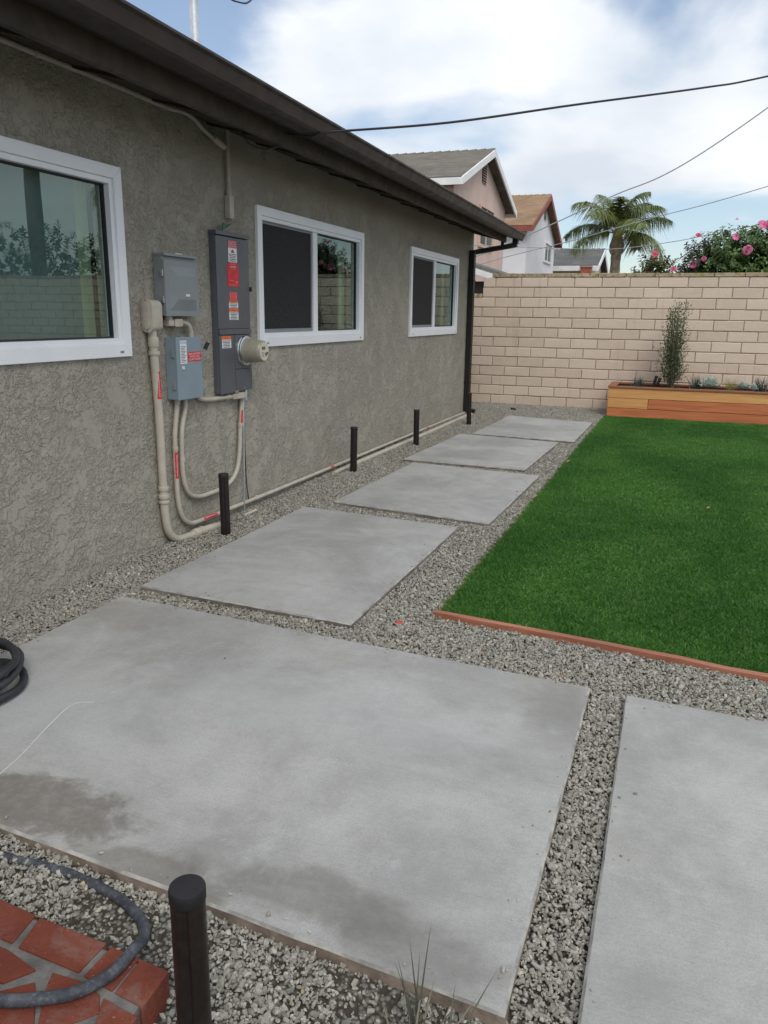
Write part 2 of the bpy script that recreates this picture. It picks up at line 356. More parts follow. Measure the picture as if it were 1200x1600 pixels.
k = NT('gravel_bed'); a = k.noise(2.2, 5, .6); b = k.vor(75); c1 = k.noise(90, 4, .7)
c = k.ramp(k.vor(75, outp='Color'), [(0, (.10, .095, .08)), (.5, (.17, .165, .145)), (1, (.27, .265, .24))])
c = k.mix(k.mr(b, .25, .6), c, (.045, .038, .028)); c = k.mix(k.math('MULTIPLY', k.mr(a, .5, .68), .6), c, (.055, .042, .028))
k.col(c); k.set('Roughness', .98); k.nrm(k.bump(k.math('MULTIPLY', b, -1), .008)); MT['dirt'] = k.m
k = NT('stone_chip'); r = k.attr('tone', 'INSTANCER', 'Color')
c = k.ramp(r, [(0, (.15, .145, .125)), (.3, (.265, .256, .218)), (.65, (.385, .370, .315)), (.90, (.50, .480, .412)), (.955, (.58, .56, .50)), (.97, (.46, .36, .20)), (1, (.40, .19, .08))])
c = k.mix(k.math('MULTIPLY', k.mr(k.noise(1.6, 4, .7), .4, .7), .25), c, (.09, .088, .08))
k.col(c); k.set('Roughness', .9); k.set('Specular IOR Level', .3); k.nrm(k.bump(k.noise(6, 4, .7), .0006)); MT['stone'] = k.m
k = NT('turf_blade'); r = k.attr('var'); p = k.attr('tone', 'INSTANCER', 'Color')
c = k.ramp(r, [(0, (.016, .058, .007)), (.5, (.054, .180, .019)), (.80, (.115, .295, .040)), (1, (.27, .42, .11))])
c = k.mix(k.math('MULTIPLY', p, .55), c, (.012, .080, .008)); k.col(c); k.set('Roughness', .42); k.set('Specular IOR Level', .35); MT['turf'] = k.m
MT['turf_base'] = simple('turf_backing', (.010, .036, .008), .95, var=.4, scale=30)

# ------------------------------------------------------------------ mesh helpers
class MB:
    def __init__(s): s.v = []; s.f = []; s.mi = []; s.var = []
    def add(s, vs, fs, mi=0, var=0.5):
        o = len(s.v); s.v.extend(tuple(map(float, p)) for p in vs)
        for q in fs: s.f.append(tuple(i+o for i in q)); s.mi.append(mi); s.var.append(var)
        return s
    def box(s, a, b, mi=0):
        (x0, y0, z0), (x1, y1, z1) = a, b
        vs = [(x0, y0, z0), (x1, y0, z0), (x1, y1, z0), (x0, y1, z0), (x0, y0, z1), (x1, y0, z1), (x1, y1, z1), (x0, y1, z1)]
        return s.add(vs, [(3, 2, 1, 0), (4, 5, 6, 7), (0, 1, 5, 4), (1, 2, 6, 5), (2, 3, 7, 6), (3, 0, 4, 7)], mi)
    def hexa(s, bot, top, mi=0):
        return s.add(list(bot)+list(top), [(3, 2, 1, 0), (4, 5, 6, 7), (0, 1, 5, 4), (1, 2, 6, 5), (2, 3, 7, 6), (3, 0, 4, 7)], mi)
    def prism(s, poly, z0, z1, mi=0):
        n = len(poly)
        vs = [(*p[:2], z0) for p in poly]+[(*p[:2], z1) for p in poly]
        fs = [tuple(range(n-1, -1, -1)), tuple(range(n, 2*n))]+[(i, (i+1) % n, n+(i+1) % n, n+i) for i in range(n)]
        return s.add(vs, fs, mi)
    def sweep_y(s, prof0, y0, prof1, y1, caps=True, mi=0):   # profile of (x,z)
        n = len(prof0)
        vs = [(p[0], y0, p[1]) for p in prof0]+[(p[0], y1, p[1]) for p in prof1]
        fs = [(i, n+i, n+(i+1) % n, (i+1) % n) for i in range(n)]
        if caps: fs += [tuple(range(n)), tuple(range(2*n-1, n-1, -1))]
        return s.add(vs, fs, mi)
    def tube(s, path, r, n=10, caps=True, mi=0):
        P = [Vector(p) for p in path]; m = len(P)
        rs = r if hasattr(r, '__len__') else [r]*m
        T = [((P[min(i+1, m-1)]-P[max(i-1, 0)]).normalized()) for i in range(m)]
        u = T[0].orthogonal().normalized(); vs = []
        for i in range(m):
            u = (u-T[i]*u.dot(T[i])).normalized(); b = T[i].cross(u)
            for j in range(n):
                a = 2*math.pi*j/n; vs.append(P[i]+(u*math.cos(a)+b*math.sin(a))*rs[i])
        fs = [(i*n+j, i*n+(j+1) % n, (i+1)*n+(j+1) % n, (i+1)*n+j) for i in range(m-1) for j in range(n)]
        if caps: fs += [tuple(range(n-1, -1, -1)), tuple(range((m-1)*n, m*n))]
        return s.add(vs, fs, mi)
    def lathe(s, base, axis, prof, n=24, mi=0):   # prof: (radius, distance along axis)
        A = Vector(axis).normalized(); u = A.orthogonal().normalized(); b = A.cross(u); B = Vector(base); vs = []
        for (r, d) in prof:
            for j in range(n):
                a = 2*math.pi*j/n; vs.append(B+A*d+(u*math.cos(a)+b*math.sin(a))*r)
        m = len(prof)
        fs = [(i*n+j, i*n+(j+1) % n, (i+1)*n+(j+1) % n, (i+1)*n+j) for i in range(m-1) for j in range(n)]
        fs += [tuple(range(n-1, -1, -1)), tuple(range((m-1)*n, m*n))]
        return s.add(vs, fs, mi)
    def leaf(s, base, d, up, L, W, var, fold=.25, droop=0., mi=0):
        d = Vector(d).normalized(); side = d.cross(Vector(up))
        if side.length < 1e-4: side = d.orthogonal()
        side.normalize(); nn = side.cross(d).normalized(); B = Vector(base)
        mid = B+d*L*.5; tip = B+d*L-nn*L*droop
        vs = [B, mid+side*W*.5+nn*W*fold, tip, mid-side*W*.5+nn*W*fold, mid]
        return s.add(vs, [(0, 4, 1), (4, 2, 1), (0, 3, 4), (4, 3, 2)], mi, var)
    def blade(s, base, d, bend, L, W, var, seg=3, face=None, mi=0):
        d = Vector(d).normalized(); bend = Vector(bend); B = Vector(base)
        side = d.cross(face if face is not None else Vector((random.uniform(-1, 1), random.uniform(-1, 1), .1)))
        if side.length < 1e-4: side = d.orthogonal()
        side.normalize(); vs = []; fs = []
        for i in range(seg+1):
            t = i/seg; p = B+d*L*t+bend*(t*t); ww = W*.5*(1-t**1.6)
            if i < seg: vs += [p-side*ww, p+side*ww]
            else: vs.append(p)
        for i in range(seg-1): fs.append((2*i, 2*i+1, 2*i+3, 2*i+2))
        fs.append((2*seg-2, 2*seg-1, 2*seg)); return s.add(vs, fs, mi, var)
    def build(s, name, mats, parent=None, smooth=False, bevel=0., sharp=35):
        loc = Vector((0, 0, 0))
        p = parent
        while p is not None: loc += Vector(p.location); p = p.parent
        me = bpy.data.meshes.new(name)
        me.from_pydata([(x-loc.x, y-loc.y, z-loc.z) for x, y, z in s.v], [], s.f)
        if not isinstance(mats, (list, tuple)): mats = [mats]
        for m in mats: me.materials.append(MT[m] if isinstance(m, str) else m)
        if len(mats) > 1: me.polygons.foreach_set('material_index', s.mi)
        at = me.attributes.new('var', 'FLOAT', 'FACE'); at.data.foreach_set('value', s.var)
        if bevel > 0:
            bm = bmesh.new(); bm.from_mesh(me)
            bmesh.ops.recalc_face_normals(bm, faces=bm.faces)
            es = [e for e in bm.edges if len(e.link_faces) == 2 and e.calc_face_angle(0) > R_(25)]
            bmesh.ops.bevel(bm, geom=es, offset=bevel, segments=2, profile=.6, affect='EDGES', clamp_overlap=True)
            bm.to_mesh(me); bm.free()
        if smooth:
            me.polygons.foreach_set('use_smooth', [True]*len(me.polygons))
            try: me.set_sharp_from_angle(angle=R_(sharp))
            except Exception: pass
        me.update()
        o = bpy.data.objects.new(name, me); COL.objects.link(o)
        if parent is not None: o.parent = parent
        return o

def tag(o, label=None, cat=None, group=None, kind=None):
    if label: o['label'] = label
    if cat: o['category'] = cat
    if group: o['group'] = group
    if kind: o['kind'] = kind
    return o
def thing(name, loc, label, cat, group=None):
    o = bpy.data.objects.new(name, None); o.location = loc; o.empty_display_size = .1; COL.objects.link(o)
    return tag(o, label, cat, group)
def rect(b, x0, x1, y0, y1, z0, z1, mi=0): return b.box((x0, y0, z0), (x1, y1, z1), mi)
def B(x0, x1, y0, y1, z0, z1): return MB().box((x0, y0, z0), (x1, y1, z1))
def cr(pts, k=6):   # Catmull-Rom
    P = [Vector(p) for p in pts]; P = [P[0]*2-P[1]]+P+[P[-1]*2-P[-2]]; o = []
    for i in range(1, len(P)-2):
        for j in range(k):
            t = j/k; a, b, c, d = P[i-1:i+3]
            o.append(.5*((2*b)+(c-a)*t+(2*a-5*b+4*c-d)*t*t+(3*b-a-3*c+d)*t**3))
    o.append(P[-2]); return o
_tx = {}
def text(s, size, loc, parent, mat, wmax=None, rot=0.0, name='lettering'):
    """flat lettering on a face that looks towards +x; loc = centre"""
    if s not in _tx:
        cu = bpy.data.curves.new('t', 'FONT'); cu.body = s; cu.align_x = 'CENTER'; cu.align_y = 'CENTER'; cu.resolution_u = 2
        cu.size = 1.0; to = bpy.data.objects.new('t', cu); COL.objects.link(to)
        bpy.context.view_layer.update(); dg = bpy.context.evaluated_depsgraph_get()
        me = bpy.data.meshes.new_from_object(to.evaluated_get(dg)); me.name = 'lettering'
        bpy.data.objects.remove(to); _tx[s] = me
    me = _tx[s].copy(); me.materials.clear(); me.materials.append(MT[mat])
    o = bpy.data.objects.new(name, me); COL.objects.link(o)
    xs = [v.co.x for v in me.vertices]; wd = max(xs)-min(xs); sx = size
    if wmax and wd*size > wmax: sx = wmax/wd
    l = Vector(loc); p = parent
    while p is not None: l -= Vector(p.location); p = p.parent
    o.parent = parent
    o.matrix_local = Matrix.Translation(l) @ Matrix(((0, 0, 1, 0), (1, 0, 0, 0), (0, 1, 0, 0), (0, 0, 0, 1))) @ Matrix.Rotation(rot, 4, 'Z') @ Matrix.Diagonal((sx, size, 1, 1))
    return o

XW = -2.83; YB = 12.66; HY0, HY1 = -3.0, 11.38

# ------------------------------------------------------------------ ground
g = MB(); pr = [(-30, -.014), (1.22, -.014), (1.30, .004), (140, .004)]
g.add([(x, y, z) for x in (-60, 60) for y, z in pr], [(i, 4+i, 5+i, 1+i) for i in range(3)]); g = g.build('ground', 'dirt'); tag(g, kind='structure')
# soil beyond the yard walls stays part of the same sheet
def corner_slab(name, quad, z0, z1, mat, label, group=None, edge='slab_side'):
    b = MB(); n = 28; P = [Vector((*q, 0)) for q in quad]; rnd = random.Random(hash(label) % 999)
    ring = []
    for i in range(4):
        a, c = P[i], P[(i+1) % 4]; d = (c-a); nn = Vector((d.y, -d.x, 0)).normalized()
        for j in range(n):
            t = j/n; wob = 0 if j == 0 else rnd.uniform(-.0016, .0014)
            ring.append(a+d*t+nn*wob)
    m = len(ring); ce = sum(ring, Vector())/m
    top = [(p.x, p.y, z1) for p in [r+(ce-r).normalized()*.007 for r in ring]]
    mid = [(p.x, p.y, z1-.006+rnd.uniform(-.002, .001)) for p in ring]; bot = [(p.x, p.y, z0) for p in ring]
    b.add(top+mid+bot, [tuple(range(m))], 0)
    b.add(top+mid+bot, [(j, m+j, m+(j+1) % m, (j+1) % m) for j in range(m)], 2)
    b.add(mid+bot, [(j, m+j, m+(j+1) % m, (j+1) % m) for j in range(m)], 1)
    # fix winding upward
    t = thing(name, (0, 0, 0), label, 'slab', group)
    bpy.data.objects.remove(t)
    o = b.build(name, [mat, edge, 'rim'])
    bm = bmesh.new(); bm.from_mesh(o.data); bmesh.ops.remove_doubles(bm, verts=bm.verts, dist=1e-5); bmesh.ops.recalc_face_normals(bm, faces=bm.faces); bm.to_mesh(o.data); bm.free()
    tag(o, label, 'slab', group); return o
G = 'concrete stepping slabs along the house'
S1 = [(-2.462, 1.44), (-.192, 1.283), (-.178, 2.815), (-2.440, 2.963)]
S2 = [(-2.447, 3.118), (-1.258, 3.051), (-1.239, 4.865), (-2.421, 4.974)]
S3 = [(-2.289, 5.205), (-1.068, 5.027), (-1.018, 6.811), (-2.235, 6.965)]
S4 = [(-2.378, 7.085), (-1.186, 7.023), (-1.131, 8.781), (-2.297, 8.955)]
S5 = [(-2.172, 9.03), (-.971, 8.906), (-.944, 10.691), (-2.116, 10.934)]
S6 = [(-.056, .10), (2.10, .0), (2.16, 2.70), (-.050, 2.806)]
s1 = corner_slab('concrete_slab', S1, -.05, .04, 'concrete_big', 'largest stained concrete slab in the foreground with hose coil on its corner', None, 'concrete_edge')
corner_slab('concrete_slab', S2, -.05, .04, 'concrete', 'concrete stepping slab second from the front, beside the electrical boxes', G)
corner_slab('concrete_slab', S3, -.05, .04, 'concrete', 'concrete stepping slab third from the front, below the middle window', G)
corner_slab('concrete_slab', S4, -.05, .04, 'concrete', 'concrete stepping slab fourth from the front, second from the block wall', G)
corner_slab('concrete_slab', S5, -.05, .04, 'concrete', 'farthest concrete stepping slab, nearest the block wall', G)
corner_slab('concrete_slab', S6, -.05, .04, 'concrete', 'pale concrete slab cut off by the right edge of the foreground', None)
b = MB(); pts = cr([(-1.785, 1.55, .0407), (-1.81, 1.68, .0407), (-1.859, 1.843, .0407), (-1.889, 1.993, .0407), (-1.831, 2.036, .0407)], 5)
for i in range(len(pts)-1):
    a, c = pts[i], pts[i+1]; d = (c-a).normalized(); n_ = Vector((-d.y, d.x, 0))*.0016
    b.add([a-n_, a+n_, c+n_, c-n_], [(3, 2, 1, 0)])
b.build('scratch_mark', 'chalk', s1)

# turf
TX0, TX1, TY0, TY1 = -.915, 3.35, 3.36, 11.66
def turf_y(x): return 3.34-.118*(x+.95)
tb = MB().prism([(TX0, turf_y(TX0)+.035), (TX1, turf_y(TX1)+.035), (TX1, TY1), (TX0+.07, TY1)], -.05, .014).build('lawn', 'turf_base'); tag(tb, kind='structure')
# edging boards
def board(name, a, c, wdt, z0, z1, mat, label, nrm=1):
    a, c = Vector((*a, 0)), Vector((*c, 0)); d = (c-a); n_ = Vector((-d.y, d.x, 0)).normalized()*wdt*nrm
    b = MB(); ns = 24; rnd = random.Random(5)
    for i in range(ns):
        p, q = a+d*(i/ns), a+d*((i+1)/ns)
        if i == 0: zz = z1
        zz2 = z1+rnd.uniform(-.004, .003)
        b.hexa([(p.x, p.y, z0), (q.x, q.y, z0), (q.x+n_.x, q.y+n_.y, z0), (p.x+n_.x, p.y+n_.y, z0)],
               [(p.x, p.y, zz), (q.x, q.y, zz2), (q.x+n_.x, q.y+n_.y, zz2), (p.x+n_.x, p.y+n_.y, zz)]); zz = zz2
    o = b.build(name, mat)
    bm = bmesh.new(); bm.from_mesh(o.data); bmesh.ops.remove_doubles(bm, verts=bm.verts, dist=1e-5)
    dead = [f for f in bm.faces if all(len(e.link_faces) > 2 for e in f.edges)]
    bmesh.ops.delete(bm, geom=dead, context='FACES'); bmesh.ops.recalc_face_normals(bm, faces=bm.faces); bm.to_mesh(o.data); bm.free()
    return tag(o, label, 'edging board', 'lawn edging boards')
board('edging_board', (-.955, 3.335), (3.4, turf_y(3.4)), .034, -.08, .040, 'edging', 'red brown timber edging along the near side of the lawn')
board('edging_board', (-.955, 3.375), (-.885, 11.66), .024, -.08, .016, 'edging_y', 'half buried timber edging along the long left side of the lawn', -1)

# ------------------------------------------------------------------ house
house = thing('stucco_house', (XW, 4.0, 0), 'single storey olive grey stucco house with brown eave and white windows', 'house')
WINS = [(1.63, 3.645), (5.09, 7.11), (8.52, 10.54)]; WZ0, WZ1 = 1.155, 2.12
b = MB(); op = [(a+.05, c-.05) for a, c in WINS]; oz0, oz1 = WZ0+.05, WZ1-.05; t = .14
ys = [HY0]+[q for p in op for q in p]+[HY1]
rect(b, XW-t, XW, HY0, HY1, -.3, oz0); rect(b, XW-t, XW, HY0, HY1, oz1, 2.60)
for i in range(0, len(ys), 2): rect(b, XW-t, XW, ys[i], ys[i+1], oz0, oz1)
rect(b, XW-7.5, XW-t, HY1-t, HY1, -.3, 2.60); rect(b, XW-7.5, XW-t, HY0, HY0+t, -.3, 2.60)
b.build('wall', 'stucco', house)
# gable triangle at the far end
b = MB(); b.add([(XW, HY1-.002, 2.6), (XW-7.5, HY1-.002, 2.6), (XW-3.75, HY1-.002, 3.8), (XW, HY1-.14, 2.6), (XW-7.5, HY1-.14, 2.6), (XW-3.75, HY1-.14, 3.8)], [(0, 1, 2), (5, 4, 3), (0, 2, 5, 3), (1, 4, 5, 2)]); b.build('gable', 'stucco', house)
FX = -2.37; FE = 11.41
fa = MB(); rect(fa, FX-.04, FX, HY0-.3, FE, 2.39, 2.545); fa.build('fascia', 'fascia', house, bevel=.003)
def gz(y): return -.0065*(y-2.8)
def gprof(y):
    d = gz(y)
    return [(FX+.002, 2.492+d*.4), (-2.175, 2.470+d), (-2.155, 2.480+d), (-2.135, 2.535+d), (-2.118, 2.545+d), (-2.118, 2.556+d), (-2.134, 2.556+d), (-2.150, 2.50+d), (FX+.006, 2.51+d*.4), (FX+.004, 2.552+d*.4), (FX+.002, 2.552+d*.4)]
b = MB(); b.sweep_y(gprof(HY0-.3), HY0-.3, gprof(11.5), 11.5)
b.add([(FX+.002, 11.5, 2.48), (-2.175, 11.5, 2.42), (-2.118, 11.5, 2.50), (FX+.002, 11.5, 2.51), (FX+.002, 11.49, 2.48), (-2.175, 11.49, 2.42), (-2.118, 11.49, 2.50), (FX+.002, 11.49, 2.51)], [(0, 3, 2, 1), (4, 5, 6, 7), (0, 1, 5, 4), (1, 2, 6, 5)])
b.build('gutter', 'gutter', house)
b = MB(); b.add([(FX-.04, HY0-.3, 2.42), (XW-.14, HY0-.3, 2.555), (XW-.14, FE-.02, 2.555), (FX-.04, FE-.02, 2.42), (FX-.04, HY0-.3, 2.45), (XW-.14, HY0-.3, 2.585), (XW-.14, FE-.02, 2.585), (FX-.04, FE-.02, 2.45)], [(0, 1, 2, 3), (7, 6, 5, 4), (0, 3, 7, 4), (2, 6, 7, 3)]); b.build('soffit', 'soffit', house)
for y in np.arange(HY0+.2, FE, .61):
    MB().add([(FX-.042, y, 2.40), (XW-.02, y, 2.515), (XW-.02, y, 2.56), (FX-.042, y, 2.44), (FX-.042, y+.04, 2.40), (XW-.02, y+.04, 2.515), (XW-.02, y+.04, 2.56), (FX-.042, y+.04, 2.44)], [(0, 1, 2, 3), (7, 6, 5, 4), (0, 4, 5, 1)]).build('rafter_tail', 'soffit', house)
b = MB(); e0 = (FX+.03, 2.566); rg = (XW-3.75, 3.95)
for sx in (1, -1):
    xa = e0[0] if sx > 0 else 2*rg[0]-e0[0]
    b.add([(xa, HY0-.3, e0[1]), (xa, FE+.02, e0[1]), (rg[0], FE+.02, rg[1]), (rg[0], HY0-.3, rg[1]), (xa, HY0-.3, e0[1]+.03), (xa, FE+.02, e0[1]+.03), (rg[0], FE+.02, rg[1]+.03), (rg[0], HY0-.3, rg[1]+.03)],
          [(0, 1, 2, 3), (7, 6, 5, 4), (0, 4, 5, 1), (1, 5, 6, 2), (3, 2, 6, 7), (0, 3, 7, 4)])
b.build('roof', 'roof', house)
# downspout
ds = MB()
def sqtube(b, path, hw, hd):
    P = [Vector(p) for p in path]; m = len(P); vs = []
    for i in range(m):
        T = (P[min(i+1, m-1)]-P[max(i-1, 0)]).normalized(); s_ = T.cross(Vector((0, 1, 0)))
        s_ = Vector((0, 0, 1)) if s_.length < 1e-3 else s_.normalized()
        q = Vector((0, 1, 0))
        for a, c in ((-1, -1), (1, -1), (1, 1), (-1, 1)): vs.append(P[i]+q*hw*a+s_*hd*c)
    fs = [(i*4+j, i*4+(j+1) % 4, (i+1)*4+(j+1) % 4, (i+1)*4+j) for i in range(m-1) for j in range(4)]+[(3, 2, 1, 0), (m*4-4, m*4-3, m*4-2, m*4-1)]
    b.add(vs, fs)
YD = 11.30
sqtube(ds, [(-2.245, YD+.12, 2.47), (-2.245, YD+.12, 2.37)], .05, .035)
sqtube(ds, [(-2.225, YD+.12, 2.362), (-2.30, YD+.10, 2.345), (-2.70, YD+.02, 2.275), (-2.785, YD-.12, 2.245)], .045, .03)
sqtube(ds, [(-2.785, YD-.14, 2.27), (-2.785, YD-.14, .02)], .05, .036)
sqtube(ds, [(-2.42, YD+.08, 2.44), (-2.42, YD+.08, 2.32)], .012, .02)
rect(ds, XW+.001, -2.743, YD-.20, YD-.08, 1.86, 1.875); rect(ds, XW+.001, -2.743, YD-.20, YD-.08, .45, .465)
sqtube(ds, [(-2.785, YD-.14, .10), (-2.74, YD-.16, .045), (-2.66, YD-.18, .03)], .055, .04)
ds.build('downspout', 'downspout', house)

def window(y0, y1, z0, z1, glass_back):
    cw = .062; b = MB(); d = .022
    def frame(b, a0, a1, c0, c1, w, xa, xb, wb=None):
        wb = wb or w
        o = [(a0, c0), (a1, c0), (a1, c1), (a0, c1)]; i = [(a0+w, c0+wb), (a1-w, c0+wb), (a1-w, c1-w), (a0+w, c1-w)]
        for q in range(4):
            p = (q+1) % 4
            b.hexa([(xa, *o[q]), (xa, *o[p]), (xa, *i[p]), (xa, *i[q])], [(xb, *o[q]), (xb, *o[p]), (xb, *i[p]), (xb, *i[q])])
    frame(b, y0, y1, z0, z1, cw, XW-.004, XW+d, .07)
    w = b.build('window', 'vinyl', house, bevel=.003)
    i0, i1, k0, k1 = y0+cw, y1-cw, z0+.07, z1-cw
    b = MB(); frame(b, i0, i1, k0, k1, .028, XW-.06, XW+.010); b.build('inner_frame', 'vinyl', w, bevel=.002)
    ym = (y0+y1)/2
    b = MB(); rect(b, XW-.055, XW-.002, ym-.055, ym+.004, k0+.028, k1-.028); b.build('meeting_stile', 'vinyl', w, bevel=.003)
    b = MB(); rect(b, XW-.050, XW-.006, ym+.0045, ym+.035, k0+.028, k1-.028); b.build('meeting_stile', 'vinyl', w, bevel=.003)
    # screen, left half
    a0, a1, c0, c1 = i0+.030, ym-.057, k0+.029, k1-.029
    b = MB(); frame(b, a0, a1, c0, c1, .016, XW-.030, XW-.014, .026); b.build('screen_frame', 'screen_frame', w)
    B(XW-.026, XW-.022, a0+.015, a1-.015, c0+.025, c1-.015).build('insect_screen', 'screen', w)
    # pane, right half
    a0, a1 = ym+.0355, i1-.0285
    b = MB(); frame(b, a0, a1, c0, c1, .008, XW-.045, XW-.022); b.build('gasket', 'vinyl_gasket', w)
    B(XW-.040, XW-.034, a0+.007, a1-.007, c0+.007, c1-.007).build('glass_pane', 'glass', w)
    b = MB(); yl = y0+.10; rect(b, XW+d, XW+d+.002, yl, yl+.028, z0+.02, z0+.032); b.build('weep_cover', 'screen_frame', w)
    b = MB(); yl = y1-.10; rect(b, XW+d, XW+d+.002, yl, yl+.028, z0+.02, z0+.032); b.build('weep_cover', 'screen_frame', w)
    if glass_back == 'shade':
        B(XW-.135, XW-.12, a0-.05, a1-.115, z0-.02, z1+.02).build('roller_shade_or_backing', 'shade', w)
        B(XW-.17, XW-.155, a1-.145, a1+.02, z0-.02, z1+.02).build('curtain', 'shade_green', w)
    else:
        B(XW-.17, XW-.155, a1-.10, a1+.03, z0-.02, z1+.02).build('curtain', 'shade_green', w)
        B(XW-.40, XW-.38, y0-.05, a1-.09, z0-.05, z1+.05).build('roller_shade_or_backing', 'room', w)  # added dark backing sheet, stands in for the dim room behind the glass
    return w
for i, (a, c) in enumerate(WINS):
    w_ = window(a, c, WZ0, WZ1, 'shade' if i == 0 else 'room')
    w_['label'] = ['large white window at the left edge with grey shade behind its glass', 'white sliding window with dark screen beside the meter panel', 'far white sliding window nearest the downspout'][i]
B(XW-2.6, XW-2.5, HY0+.2, HY1-.2, 0, 2.55).build('inner_wall', 'room', house)
B(XW-2.5, XW-.141, HY0+.2, HY1-.2, -.02, .02).build('inner_floor', 'room', house)
B(XW-2.5, XW-.141, HY0+.2, HY1-.2, 2.50, 2.54).build('inner_ceiling', 'room', house)

# ------------------------------------------------------------------ block wall at the back
P_ = .4064; HB = .1525; NB = 13; X_STEP = -2.965; PH = -2.770
wall = thing('block_wall', (0, YB, 0), 'tan concrete block wall closing the far end of the yard', 'wall')
def block_mesh(wd, ht, seed, dep=.06, bev=.006):
    rnd = random.Random(seed); b = MB()
    hw, hh = wd/2, ht/2
    o = [(-hw, -hh), (hw, -hh), (hw, hh), (-hw, hh)]
    j = lambda s: rnd.uniform(-s, s)
    back = [(x, dep, z) for x, z in o]; mid = [(x+j(.0015), bev+j(.001), z+j(.0015)) for x, z in o]
    fr = [(x-math.copysign(bev*rnd.uniform(.7, 1.4), x), j(.0014), z-math.copysign(bev*rnd.uniform(.7, 1.4), z)) for x, z in o]
    b.add(back+mid+fr, [(8, 9, 10, 11)]+[(q, (q+1) % 4, 4+(q+1) % 4, 4+q) for q in range(4)]+[(4+q, 4+(q+1) % 4, 8+(q+1) % 4, 8+q) for q in range(4)])
    me = bpy.data.meshes.new('block'); me.from_pydata(b.v, [], b.f); me.materials.append(MT['block']); return me
bl_full = [block_mesh(P_-.011, HB-.011, q) for q in range(8)]
bl_cache = {}
def put(parent, name, me, loc, roty=0):
    o = bpy.data.objects.new(name, me); COL.objects.link(o); o.parent = parent; l = Vector(loc)-Vector(parent.location); o.location = l; return o
XR = 9.2; far = MB(); cnt = 0
for r in range(NB):
    z = HB*(NB-r)-HB/2
    ph = PH if r % 2 == 0 else PH+P_/2
    k0 = math.floor((-7.0-ph)/P_)
    for q in range(k0, 60):
        x0 = ph+q*P_; x1 = x0+P_
        if x0 > XR: break
        if r < 2 and x1 < X_STEP+.06: continue
        if r < 2 and x0 < X_STEP-.01: x0 = X_STEP
        wd = x1-x0; xc = (x0+x1)/2
        jy = random.uniform(-.003, .003)
        if -3.5 < xc < 2.6:
            if wd > P_-.002: me = random.choice(bl_full)
            else: me = block_mesh(wd-.011, HB-.011, 77)
            o = put(wall, 'block', me, (xc, YB+jy, z)); o.rotation_euler = (random.uniform(-.006, .006), random.uniform(-.003, .003), random.uniform(-.006, .006))
            cnt += 1
        else:
            src = block_mesh(wd-.011, HB-.011, q*13+r); far.add([(v.co.x+xc, v.co.y+YB+jy, v.co.z+z) for v in src.vertices], [tuple(p.vertices) for p in src.polygons]); bpy.data.meshes.remove(src)
o = far.build('blocks', 'block', wall); o['kind'] = 'stuff'
b = MB(); rect(b, X_STEP+.003, XR, YB+.009, YB+.145, -.3, HB*NB-.004); rect(b, -7.2, X_STEP, YB+.009, YB+.145, -.3, HB*(NB-2)-.004); b.build('mortar_core', 'mortar', wall)
zt = HB*NB
for q in range(60):
    x0 = PH-.19+q*P_+.13
    if x0 > XR: break
    x0c = max(x0, X_STEP-.01)
    if x0+P_ <= X_STEP: continue
    bb = MB().box((x0c+.004, YB-.006+random.uniform(-.004, .004), zt+.002), (x0+P_-.004, YB+.155, zt+.056+random.uniform(-.003, .003))); oo = bb.build('cap_block', 'cap', wall, bevel=.006)
for q in range(-12, 0):
    x1 = X_STEP-.012+(q+1)*P_
    MB().box((x1-P_+.006, YB-.006, zt-2*HB+.002), (x1-.003, YB+.155, zt-2*HB+.056)).build('cap_block', 'cap', wall, bevel=.006)

# ------------------------------------------------------------------ planter
pl = thing('planter_box', (1.2, 11.68, 0), 'long redwood planter box in front of the block wall', 'planter')
PX0, PX1, PY0, PY1 = -.845, 3.40, 11.675, 12.50
def plank(x0, x1, y0, y1, z0, z1, m, nm='plank'): return B(x0, x1, y0, y1, z0, z1).build(nm, m, pl, bevel=.003)
plank(PX0, PX1, PY0, PY0+.038, .287, .424, 'redwood_y')
plank(PX0, -.297, PY0+.001, PY0+.038, .146, .281, 'redwood_y'); plank(-.292, PX1, PY0-.006, PY0+.038, .146, .281, 'redwood_r')
plank(PX0, PX1, PY0-.004, PY0+.038, -.03, .140, 'redwood_r')
for z0, z1, m in ((.285, .424, 'redwood_r'), (.145, .283, 'redwood_r'), (-.03, .143, 'redwood_r')):
    plank(PX0, PX0+.038, PY0+.039, PY1, z0, z1, m); plank(PX1-.038, PX1, PY0+.039, PY1, z0, z1, m)
plank(PX0+.039, PX1-.039, PY1-.038, PY1, -.03, .424, 'redwood_r')
plank(PX0+.10, PX1-.10, PY0-.014, PY0+.075, .4255, .449, 'redwood_c', 'rim_board')
plank(PX0-.012, PX0+.098, PY0-.014, PY1+.005, .4257, .451, 'redwood_c', 'rim_board'); plank(PX1-.098, PX1+.012, PY0-.014, PY1+.005, .4257, .451, 'redwood_c', 'rim_board')
plank(PX0+.10, PX1-.10, PY1-.075, PY1+.005, .4255, .449, 'redwood_c', 'rim_board')
B(PX0+.04, PX1-.04, PY0+.04, PY1-.04, -.02, .405).build('soil', 'soil', pl)

